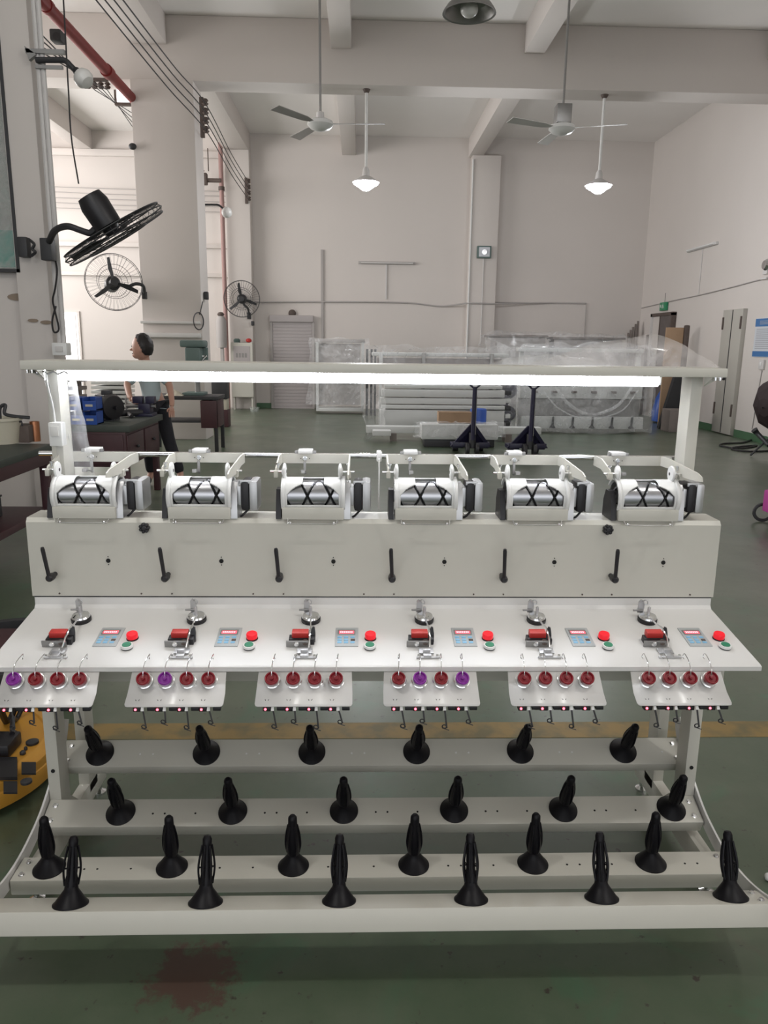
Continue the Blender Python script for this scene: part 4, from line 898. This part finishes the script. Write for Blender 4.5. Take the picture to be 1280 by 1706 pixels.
tv = [V[i] for i in (0, 1, 2, 3, 7, 8, 11, 12)]+[(px, py, .84)]; skin_chain('shirt', tv, [(0, 1), (1, 2), (2, 3), (3, 4), (4, 5), (3, 6), (6, 7), (0, 8)], [(.165, .12), (.150, .115), (.165, .12), (.13, .10), .078, .060, .078, .060, (.16, .12)], 'shirt', pr_, 1)
tv = [V[i] for i in (0, 15, 16, 17, 19, 20, 21)]; skin_chain('trousers', tv, [(0, 1), (1, 2), (2, 3), (0, 4), (4, 5), (5, 6)], [(.15, .11), .095, .075, .06, .095, .075, .06], 'trouser', pr_)
for i in (9+1, 14):
    h_ = Vector(V[i]); d = (h_-Vector(V[i-1])).normalized(); g = MB(); g.ball(h_+d*.04, .038, (.7, .8, 1), 12); s_ = Vector((1, 0, 0))
    for k in range(4):
        b0 = h_+d*.06+s_*(k-1.5)*.016; g.tube([b0, b0+d*.035, b0+d*.06+Vector((0, 0, -.02))], [.009, .008, .006], 7)
    g.tube([h_+s_*-.02+d*.02, h_+s_*-.045+d*.045, h_+s_*-.045+d*.07], [.011, .009, .007], 7); g.build('hand', 'skin', pr_)
for i in (18, 22):
    f = Vector(V[i]); g = MB(); g.ball(f+Vector((0, -.02, .012)), .05, (.9, 2.2, .9), 14); o = g.build('shoe', 'black', pr_)
# far left stacked white pieces, grey shelving
t = thing('panel_stack', 'stack of white panels on a plain base in the left aisle', 'panels', pt(190, 690, 13)); c = pt(188, 692, 12.6); B((c.x-.25, 12.45, 0), (c.x+.25, 12.85, c.z), .01).build('base', 'shutter', t)
for k in range(8): c = pt(188, 692-7.5*k, 12.6); B((c.x-.28, 12.4, c.z), (c.x+.27, 12.9, c.z+.045), .004).build('panel', 'farwhite', t)
t = thing('rack', 'brown slatted rack behind the left post', 'rack', pt(122, 700, 10))
for k in range(5): c = pt(124, 622+14*k, 10.5); B((c.x-.1, 10.4, c.z), (c.x+.1, 10.7, c.z+.05)).build('slat', 'board', t)
c = pt(123, 690, 10.5); B((c.x-.11, 10.5, 0), (c.x-.08, 10.6, 1.3)).build('upright', 'board', t); B((c.x+.07, 10.5, 0), (c.x+.10, 10.6, 1.3)).build('upright', 'board', t)
# small cabinet, cylinder, red boxes right of the pipe
t = thing('notice_cabinet', 'small white-framed cabinet standing at the left pilaster', 'cabinet', pt(405, 680, 18.3)); a = pt(388, 680, 18.3); b = pt(421, 571, 18.3)
B((a.x, 18.25, 0.3), (b.x, 18.5, b.z), .01).build('body', 'white', t); B((a.x+.06, 18.24, b.z-.55), (b.x-.06, 18.252, b.z-.08), .005).build('glass_front', 'shutter', t)
g = MB()
for k in range(4): g.box((a.x+.12+k*.07, 18.235, b.z-.34), (a.x+.16+k*.07, 18.241, b.z-.24))
g.build('lettering', 'greysteel', t)
for x in (a.x+.02, b.x-.06): B((x, 18.3, 0), (x+.04, 18.45, .3)).build('leg', 'white', t)
o = MB().ball((b.x-.1, 18.38, b.z+.05), .07, (1, 1, .7)).build('red_jar', 'red'); tag(o, 'small red object on top of the notice cabinet', 'cap')
o = MB().lathe([(.0, 0), (.07, 0), (.08, .06), (.05, .09), (0, .09)], (a.x+.13, 18.38, b.z)).build('bowl', 'mgreen'); tag(o, 'small green bowl on top of the notice cabinet', 'bowl')
t = thing('gas_cylinder', 'grey upright cylinder beside the thin red pipe', 'cylinder', pt(368, 640, 18.1)); c = pt(371, 572, 18.1); MB().lathe([(.11, -.1), (.12, 0), (.12, .5), (.08, .6), (.04, .62)], (c.x-.02, 18.1, c.z), n=20).build('bottle', 'gcable', t); MB().lathe([(.07, 0), (.08, .03), (.05, .07), (0, .08)], (c.x-.02, 18.1, c.z+.62)).build('cap', 'rust', t); B((c.x-.05, 18.05, 0), (c.x+.02, 18.15, c.z-.08)).build('stand', 'gcable', t)
t = thing('red_toolbox', 'dark red boxes stacked at the foot of the left pilaster', 'boxes', pt(369, 690, 14.5)); c = pt(369, 691, 14.5)
B((c.x-.16, 14.4, 0), (c.x+.14, 14.7, .32), .01).build('lower_box', 'bench', t); B((c.x-.14, 14.42, .32), (c.x+.12, 14.68, .52), .01).build('middle_box', 'cream', t); B((c.x-.15, 14.4, .52), (c.x+.13, 14.7, .85), .01).build('upper_box', 'dark', t)
o = MB().lathe([(.09, 0), (.11, .09), (.12, .09), (.12, .1), (0, .1)], (pt(424, 684, 17.8).x, 17.8, 0)).build('basin', 'glass'); tag(o, 'small translucent basin on the floor by the pilaster', 'basin')
o = B((-2.56, 18.4, 1.95), (-2.5, 18.55, 2.05), .01).build('wall_switch', 'dark'); tag(o, 'small dark switch on the left pilaster', 'switch')
c = pt(345, 493, 12.7); o = B((c.x-.03, 12.6, c.z-.06), (c.x+.03, 12.7, c.z+.06), .01).build('column_switch', 'dark'); tag(o, 'small dark switch on the right side of the column', 'switch')

# ================= BACKGROUND MACHINES =================
def sheet(name, label, fn, nu=44, nv=30, m='film', amp=.05, sc=2.2, seed=0, group=None):
    def f(u, v):
        p = Vector(fn(u, v)); q = p*sc+Vector((seed, 0, 0)); return p+Vector((noise.noise(q), noise.noise(q+Vector((9, 3, 1))), noise.noise(q+Vector((2, 7, 5)))))*amp
    o = MB().grid(f, nu, nv).build(name, m, sharp=3); tag(o, label, 'plastic film', group); return o
def shroud(name, label, x0, x1, y0, y1, z1, z0=.05, **k):
    """film draped over a box: goes down the front, over the top, down the back; wrinkled"""
    H = z1-z0; Dp = y1-y0; L = 2*H+Dp
    def fn(u, v):
        s = v*L; x = lerp(x0, x1, u); e = abs(u-.5)*2
        if s < H: y, z = y0-.04*(1-s/H), z0+s
        elif s < H+Dp: y, z = y0+s-H, z1+.04*math.sin(u*14)*math.sin(v*20)
        else: y, z = y1, z1-(s-H-Dp)
        if e > .93: z = z if z < z1-.02 else z1-(e-.93)*1.5
        return (x, y, z)
    return sheet(name, label, fn, 56, 60, **k)
# right wrapped winding machine
t = thing('covered_winding_machine', 'white winding machine under clear film right of the pallet trucks', 'winding machine', (4.1, 14.1, 0))
x0, x1 = 2.95, 5.22
for x in (x0, x1-.07): B((x, 14.3, 0), (x+.07, 14.4, 1.50), .004).build('post', 'farwhite', t)
B((x0-.05, 14.25, 1.46), (x1+.02, 14.45, 1.53), .005).build('top_shelf', 'farwhite', t); B((x0, 14.1, .62), (x1, 14.4, .98), .005).build('cabinet', 'farwhite', t); B((x0, 13.93, .08), (x1, 14.03, .30), .005).build('peg_rail', 'farwhite', t)
B((x0, 14.2, .12), (x1, 14.4, .60)).build('back_panel', 'greysteel', t)
for k in range(6):
    x = 3.17+k*.365
    MB().lathe([(.055, 0), (.02, .05), (.022, .12), (.018, .2), (0, .21)], (x, 13.91, .10), (0, -.15, 1), 14).build('cone_holder', 'cone', t)
    B((x-.02, 14.05, .99), (x+.16, 14.25, 1.10), .01).build('winding_head', 'farwhite', t); B((x+.165, 14.07, 1.0), (x+.20, 14.2, 1.08)).build('motor', 'dark', t)
    B((x, 14.0, .72), (x+.08, 14.1, .76)).build('switch_unit', 'rust', t)
shroud('plastic_cover', 'clear film draped over the right background winding machine', 2.82, 5.34, 13.82, 14.55, 1.58, .03, m='film2', amp=.06, seed=3)
g = MB(); g.tube(curve([(3.5, 13.72, .85), (3.75, 13.7, .55), (4.15, 13.7, .36), (4.6, 13.7, .50), (4.85, 13.72, .80), (5.0, 13.75, 1.1)]), .03, 8); g.tube(curve([(3.3, 13.72, .75), (3.6, 13.7, .45), (4.1, 13.7, .28), (4.7, 13.7, .42), (5.0, 13.72, .8)]), .015, 6); o = g.build('film_fold', 'film'); tag(o, 'rope-like fold of clear film hanging across the right machine', 'plastic film')
# machine behind it and at left
t = thing('covered_winding_machine', 'grey shrouded machine against the far wall behind the right one', 'winding machine', (4.1, 17.5, 0))
for (a, b, z) in ((2.9, 4.15, 1.75), (4.35, 5.9, 1.72)): B((a, 17.4, 0.1), (b, 17.9, z), .02).build('housing', 'gcable', t); B((a-.05, 17.35, z), (b+.05, 17.95, z+.05), .01).build('top_board', 'board', t)
shroud('plastic_cover', 'clear film over the machines by the far wall right of the pilaster', 2.75, 6.0, 17.25, 18.0, 1.84, .05, m='film2', amp=.08, seed=11)
t = thing('covered_rack', 'grey covered frame on white base right of the roller shutter', 'machine frame', (-.45, 17.6, 0))
B((-1.0, 17.4, .06), (.08, 17.9, .14), .01).build('base', 'farwhite', t)
for x in (-1.0, .02): B((x, 17.4, .1), (x+.06, 17.5, 1.62)).build('post', 'farwhite', t)
B((-.93, 17.48, .2), (.0, 17.6, 1.56), .01).build('panel', 'gcable', t); B((-1.02, 17.4, 1.58), (.1, 17.9, 1.66), .01).build('top_board', 'gcable', t)
B((-.8, 17.3, .75), (-.1, 17.48, 1.05), .05).build('bundle', 'navy', t)
for x in (.12, .22, .30): B((x, 17.1, 0), (x+.05, 17.2, 1.45)).build('dark_bar', 'dark', t)
sheet('plastic_cover', 'wrinkled film hanging over the frame right of the roller shutter', lambda u, v: (lerp(-1.12, .2, u)-.25*(1-v)*(u < .4)*(.4-u), 17.25-.1*(1-v), lerp(.2, 1.68, v)), 40, 40, 'film', .07, 3, 21)
# centre stack of white beams and panels
t = thing('machine_frame', 'white machine frame loaded with long panels in the centre background', 'machine frame', (1.2, 13.4, 0))
for x in (.32, 1.05, 2.22): B((x, 13.2, .1), (x+.06, 13.3, 1.42), .004).build('upright', 'greysteel' if x != .32 else 'farwhite', t)
B((.2, 13.3, 1.36), (2.55, 13.9, 1.42), .01).build('top_rail', 'farwhite', t); B((.28, 13.35, .9), (2.45, 13.4, 1.33), .01).build('glass_panel', 'shutter', t)
B((1.02, 13.15, .84), (2.3, 13.22, 1.08), .01).build('grey_panel', 'gcable', t)
for k, (z, h_, a, b, dy) in enumerate(((.20, .28, .34, 2.45, 0), (.50, .06, .36, 2.45, -.02), (.58, .10, .34, 2.47, .02), (.70, .12, .36, 2.44, 0), (.84, .05, .40, 2.40, .02))):
    o = B((a, 12.92+dy, z), (b, 13.14, z+h_), .008).build('loose_panel', 'farwhite'); tag(o, ('white panel at the bottom of the centre stack', 'thin white panel second from the bottom of the stack', 'white panel in the middle of the centre stack', 'white panel second from the top of the stack', 'thin top panel of the centre stack')[k], 'panel', 'white panels stacked in the centre')
for k in range(5):
    o = B((2.47, 12.95, .22+k*.13), (2.56, 13.1, .29+k*.13), .008).build('bracket_end', 'farwhite' if k % 2 else 'dark', t)
o = B((.1, 12.5, .13), (3.0, 12.72, .24), .01).build('long_beam', 'farwhite'); tag(o, 'long white beam lying low in front of the centre stack', 'beam')
for x in (.5, 2.4): o = B((x, 12.45, 0), (x+.1, 12.8, .13)).build('wooden_block', 'board'); tag(o, ('left' if x < 1 else 'right')+' wooden block carrying the long white beam', 'block', 'blocks under the long beam')
o = B((.2, 12.2, .12), (.5, 12.45, .20), .01).build('film_roll_end', 'farwhite'); tag(o, 'short white profile at the left end of the long beam', 'profile')
sheet('plastic_sheet', 'crumpled clear film at the left end of the centre stack', lambda u, v: (lerp(.05, .42, u), 12.6+.2*math.sin(3*u), lerp(.05, .9, v)), 24, 30, 'film', .09, 4, 5)
sheet('plastic_sheet', 'clear film veiling the top of the centre machine frame', lambda u, v: (lerp(.1, 2.6, u), 13.1-.05*math.sin(9*u), lerp(.85, 1.55, v)), 50, 24, 'film2', .07, 3, 8)
sheet('plastic_sheet', 'billowing clear film between the two background machines', lambda u, v: (lerp(2.42, 3.1, u), 13.6, lerp(.1, 1.66-.3*u, v)), 30, 30, 'film', .1, 3, 14)
t = thing('shrouded_bundle', 'dark bundle behind film between the centre stack and right machine', 'bundle', (2.65, 13.9, 0))
g = MB(); 
for k in range(6): g.ball((2.62+.09*math.sin(k*2), 14.0, .2+.14*k), .15, (1.1, .8, 1))
g.build('bundle', 'navy', t)
# low film-wrapped parcel with cardboard box
t = thing('wrapped_parcel', 'low film-wrapped white parcel between the pallet trucks', 'parcel', (1.6, 11.9, 0))
B((.95, 11.75, .12), (2.15, 12.15, .36), .03).build('contents', 'farwhite', t); B((1.0, 11.8, 0), (2.1, 12.1, .12), .01).build('pallet', 'dark', t)
g = MB(); g.grid(lambda u, v: Vector((lerp(.85, 2.25, u)+.05*noise.noise(Vector((u*8, v*8, 0))), 11.68+.5*v, .14+.25*math.sin(PI*min(1, v*1.6+.05))+.05*noise.noise(Vector((u*12, v*9, 4))))), 60, 30); g.build('film_wrap', 'film', t)
t = thing('cardboard_box', 'brown cardboard box on top of the wrapped parcel', 'box', (1.45, 12.0, .38)); B((1.22, 11.86, .365), (1.74, 12.1, .54), .008).build('body', 'wood', t); B((1.22, 11.97, .54), (1.74, 11.99, .546)).build('tape', 'board', t)
o = MB().lathe([(.02, 0), (.13, 0), (.13, .2), (.12, .22), (0, .22)], (1.86, 12.0, .365), n=24).build('blue_drum', 'pblue'); tag(o, 'small bright blue tub beside the cardboard box', 'tub')
# pallet trucks seen from the handle end
def truck(label, x, y, s=1):
    t = thing('pallet_truck', label, 'pallet truck', (x, y, 0), 'pallet trucks')
    MB().tube([(x, y, .22), (x, y-.04, .98)], .032, 12).build('tow_bar', 'navy', t)
    g = MB(); hz = 1.0; yy = y-.04
    g.tube(curve([(x, yy, .95), (x-.06, yy, 1.0), (x-.15, yy-.01, 1.09), (x-.17, yy-.02, 1.20), (x-.12, yy-.02, 1.27), (x, yy-.02, 1.285), (x+.12, yy-.02, 1.27), (x+.17, yy-.02, 1.20), (x+.15, yy-.01, 1.09), (x+.06, yy, 1.0), (x, yy, .95)]), .014, 8); g.build('handle_loop', 'navy', t)
    g = MB(); g.prism([(x-.30, y+.16, .10), (x-.24, y+.16, .10), (x+.02, y+.02, .42), (x-.035, y+.02, .44)], (0, .05, 0)); g.prism([(x+.30, y+.16, .10), (x+.24, y+.16, .10), (x-.02, y+.02, .42), (x+.035, y+.02, .44)], (0, .05, 0)); g.box((x-.27, y+.12, .10), (x+.27, y+.20, .17), .01); g.prism([(x-.2, y+.19, .16), (x+.2, y+.19, .16), (x+.02, y+.06, .40), (x-.02, y+.06, .40)], (0, .02, 0)); g.build('lift_frame', 'navy', t)
    MB().cyl((x, y+.03, .10), (x, y+.03, .32), .05, None, 16).build('hydraulic_pump', 'dark', t)
    for s_ in (-1, 1): MB().lathe([(.0, -.025), (.085, -.025), (.09, -.02), (.09, .02), (.085, .025), (0, .025)], (x+s_*.07, y+.03, .09), (1, 0, 0), 24).build('steer_wheel', 'dark', t); B((x+s_*.19-.08, y+.2, .07), (x+s_*.19+.08, y+.52, .13), .01).build('fork', 'navy', t); MB().cyl((x+s_*.19-.04, y+.46, .04), (x+s_*.19+.04, y+.46, .04), .04).build('load_roller', 'dark', t)
    MB().tube([(x+.03, y-.03, .3), (x+.03, y-.05, .85)], .006).build('release_rod', 'greysteel', t)
truck('dark blue pallet truck left, in front of the wrapped parcel', 1.63, 10.95)
truck('dark blue pallet truck right, in front of the covered winding machine', 2.45, 10.85)
# right corner clutter
for k in range(5):
    x = 6.40+.055*k; z = 1.9+.28*(k/4); o = MB().prism([(x-.12, 18.0, 0), (x-.09, 18.0, 0), (x+.05, 18.6, z), (x+.02, 18.6, z)], (0, .06, 0)).build('leaning_board', 'board'); tag(o, ('leftmost and shortest', 'second from left', 'middle', 'second from right', 'rightmost and tallest')[k]+' grey-brown board leaning in the far right corner', 'board', 'boards leaning in the far right corner')
o = B((6.66, 17.98, 0), (6.74, 18.05, 1.85)).build('leaning_board', 'rust'); tag(o, 'short dark plank standing just right of the leaning boards', 'board')
a, b = at(1114, 574, 'Y', 15.5), at(1150, 546, 'Y', 15.5)
o = B((a.x-.06, 15.5, 0.0), (b.x-.12, 15.56, b.z), .005).build('cardboard_sheet', 'wood'); tag(o, 'brown cardboard sheet leaning before the open right doorway', 'cardboard')
o = B((b.x-.11, 15.48, 0), (b.x, 15.56, b.z+.05), .03).build('rolled_mat', 'rust'); tag(o, 'dark brown roll standing beside the cardboard sheet', 'roll')
for k in range(3):
    a = at(1113, 690, 'Y', 14.8)+Vector((.05*k, .16*k, 0)); o = MB().prism([(a.x-.16, a.y, .0), (a.x+.14, a.y, 0), (a.x+.34, a.y, 1.12), (a.x+.10, a.y, 1.12)], (0, .03, 0)).build('dark_board', 'dark'); tag(o, ('front', 'middle', 'back')[k]+' one of three black boards near the right post', 'board', 'black boards near the right doorway')
t = thing('stuffed_sack', 'bright blue sack beside a red one near the right wall', 'sack', at(1100, 702, 'Z', 0)); c = at(1099, 704, 'Z', 0); g = MB(); g.lathe([(.0, 0), (.17, .02), (.2, .2), (.17, .5), (.10, .68), (.05, .72), (0, .72)], c, (0.1, 0, 1), 20); g.build('sack', 'bluebin', t)
c2 = c+Vector((.28, .05, 0)); o = MB().lathe([(0, 0), (.1, .02), (.12, .2), (.1, .45), (.04, .55), (0, .56)], c2, (0, 0, 1), 18).build('red_sack', 'bench'); tag(o, 'dark red sack standing right of the blue sack', 'sack')
a = at(1118, 676, 'Y', 14.2); o = B((a.x, 14.2, 0), (a.x+.45, 14.6, .42), .01).build('floor_crate', 'board'); tag(o, 'brown crate standing on the floor behind the right post', 'crate')
o = MB().prism([(6.45, 15.6, 0), (6.75, 15.6, 0), (6.75, 15.6, .5)], (0, .05, 0)).build('wood_offcut', 'board'); tag(o, 'brown offcut at the foot of the right wall', 'wood')
# softbox on stand
c = at(1292, 676, 'Y', 11.0); t = thing('photo_umbrella', 'dark maroon studio umbrella on a stand at the right edge', 'umbrella', (c.x, 11.0, 0))
g = MB(); ax = Vector((-1, -.3, -.12)).normalized(); a = ax.orthogonal().normalized(); b_ = ax.cross(a); rim = []; tip = Vector(c)+ax*.22
cc = g.v(tip); n8 = 8; prev = None; rings = []
for j in range(1, 6):
    r_ = .46*math.sin(j/5*PI/2*.98); h_ = .22-.45*(j/5)**2; rings.append([g.v(Vector(c)+ax*h_+(a*math.cos(2*PI*i/n8)+b_*math.sin(2*PI*i/n8))*r_) for i in range(n8)])
for i in range(n8): g._f([cc, rings[0][i], rings[0][(i+1) % n8]], False)
for A_, B_ in zip(rings, rings[1:]):
    for i in range(n8): g._f([A_[i], A_[(i+1) % n8], B_[(i+1) % n8], B_[i]], False)
o = g.build('canopy', 'maroon', t, sharp=.1); md = o.modifiers.new('thickness', 'SOLIDIFY'); md.thickness = .006
MB().tube([c+ax*.25, c-ax*.4], .01).build('shaft', 'dark', t); MB().tube([(c.x+.1, 11.05, .25), (c.x+.1, 11.05, c.z+.05)], .016).build('stand_pole', 'dark', t)
for (dx, dy) in ((-.38, -.05), (.28, .3), (.25, -.35)): MB().tube([(c.x+.1, 11.05, .38), (c.x+.1+dx, 11.05+dy, .02)], .014).build('leg', 'dark', t)
c3 = at(1257, 716, 'Y', 11.2); MB().tube([c3, c3+Vector((.05, 0, -.05)), at(1281, 742, 'Y', 10.9)], [.05, .035, .03], 10).build('flash_head', 'dark', t)
pts = [at(x, y, 'Z', .015) for x, y in ((1262, 728), (1240, 737), (1206, 739), (1202, 743), (1235, 747), (1262, 742), (1225, 745), (1222, 749), (1250, 752), (1285, 751))]
o = MB().tube(curve(pts, 6), .014, 6).build('floor_cable', 'cable'); tag(o, 'black power cable looping over the floor by the right wall', 'cable')
c = at(1284, 835, 'Y', 6.6); t = thing('scooter', 'magenta wheeled toy scooter cut by the right photo edge', 'scooter', (c.x, 6.6, 0)); B((c.x-.045, 6.5, .12), (c.x+.35, 6.65, .32), .02).build('body', 'pink', t)
for z_, r_ in ((.10, .07),): 
    for dy in (-.06, .22): MB().ring((c.x+.01, 6.5+dy, .09), (.3, 1, 0), .075, .015, 24).build('wheel', 'dark', t)
MB().ball((c.x-.02, 6.55, .345), .022).build('knob', 'red', t)
o = MB().ball(at(1281, 1461, 'Y', 1.95), .012).build('floor_pebble', 'wplastic'); tag(o, 'tiny white cap at the right photo edge on the floor', 'cap')

# ================= FOREGROUND LEFT YELLOW MACHINE =================
c = Vector((-1.475, 2.53, 0)); t = thing('polishing_machine', 'round orange-yellow floor machine with black inserts left of the frame', 'floor machine', (c.x, c.y, 0))
Rr = .375
MB().lathe([(Rr-.03, .02), (Rr, .03), (Rr+.005, .07), (Rr, .085), (Rr-.004, .088), (Rr-.004, .094), (Rr-.008, .115), (Rr-.025, .128), (Rr-.05, .13), (Rr-.055, .122), (0, .122)], c, n=64).build('round_deck', 'yellow', t)
def onb(x, y): return at(x, y, 'Z', .124)
def pad(x0, y0, x1, y1, h_, name='black_insert', m='black'):
    MB().prism([onb(x0, y1), onb(x1, y1), onb(x1, y0), onb(x0, y0)], (0, 0, h_)).build(name, m, t)
pad(-26, 1266, 29, 1300, .012); pad(36, 1272, 60, 1291, .006); pad(6, 1304, 29, 1323, .006)
for x, y, r_ in ((54, 1238, .022), (38, 1256, .010), (43, 1249, .006), (44, 1304, .018)): q = onb(x, y); MB().lathe([(r_, 0), (r_, .008), (r_*.6, .012), (0, .012)], q, n=18).build('cap', 'dark', t)
q = onb(4, 1248); B((q.x-.06, q.y-.06, .12), (q.x+.05, q.y+.05, .17), .01).build('handle_socket', 'black', t)
g = MB(); e = at(26, 1186, 'Y', 2.75)
g.tube(curve([q+Vector((-.02, 0, .05)), q+Vector((-.04, .08, .12)), e+Vector((-.02, -.03, -.03)), e+Vector((0, 0, .02))]), .012, 8); g.tube(curve([q+Vector((.03, .02, .05)), onb(24, 1222)+Vector((0, 0, .06)), e+Vector((.01, -.02, -.02)), e+Vector((.03, .02, .03))]), .009, 8); g.build('cable', 'black', t)
t = thing('round_tub', 'dark purple-grey round tub behind the yellow floor machine', 'tub', (-1.62, 3.30, 0)); MB().lathe([(0, .0), (.31, 0), (.33, .05), (.34, .17), (.36, .17), (.36, .19), (.32, .19), (.31, .06), (0, .05)], (-1.62, 3.32, 0), n=48).build('tub_wall', 'dark', t)
B((-1.78, 3.18, .06), (-1.46, 3.46, .22), .02).build('brown_carton', 'bench', t)
# ================= FILM ON THE MACHINE =================
def shelf_bag(u, v):
    x = lerp(.46, 1.06, u); h_ = .092*max(0, math.sin(PI*u**1.7))**.8; a = PI*v; return (x+.01*noise.noise(Vector((u*9, v*6, 2))), 2.33-.085*math.cos(a), 1.496+h_*math.sin(a)*(1+.30*noise.noise(Vector((u*4, v*2.5, 7)))))
o = MB().grid(shelf_bag, 50, 26).build('plastic_bag', 'bag', sharp=3); tag(o, 'crumpled clear plastic bag lying on the right end of the light shelf', 'plastic bag')
def shelf_bag2(u, v):
    x = lerp(-.0+.38, .74, u)+.02; h_ = .030*math.sin(PI*u)**.6; a = PI*v; return (x, 2.34-.07*math.cos(a), 1.496+h_*math.sin(a)*(1+.4*noise.noise(Vector((u*8, v*5, 17)))))
o = MB().grid(shelf_bag2, 40, 20).build('plastic_bag', 'film', sharp=3); tag(o, 'flat clear plastic sheet on the light shelf left of the crumpled bag', 'plastic bag')
def postfilm(u, v):
    z = lerp(1.09, 1.462, v); r_ = .052-.012*v; a = lerp(-PI*.95, PI*.35, u); y = 2.325-.02*(1-v); x = -.895+.02*(1-v)+(.03*(1-v))
    return (x+r_*math.cos(a)*(1+.2*noise.noise(Vector((u*4, v*7, 3)))), y+r_*math.sin(a)*(1+.2*noise.noise(Vector((u*4, v*7, 9)))), z)
o = MB().grid(postfilm, 30, 50).build('plastic_wrap', 'film2', sharp=3); tag(o, 'clear plastic film wrapped round the left light post of the machine', 'plastic film')
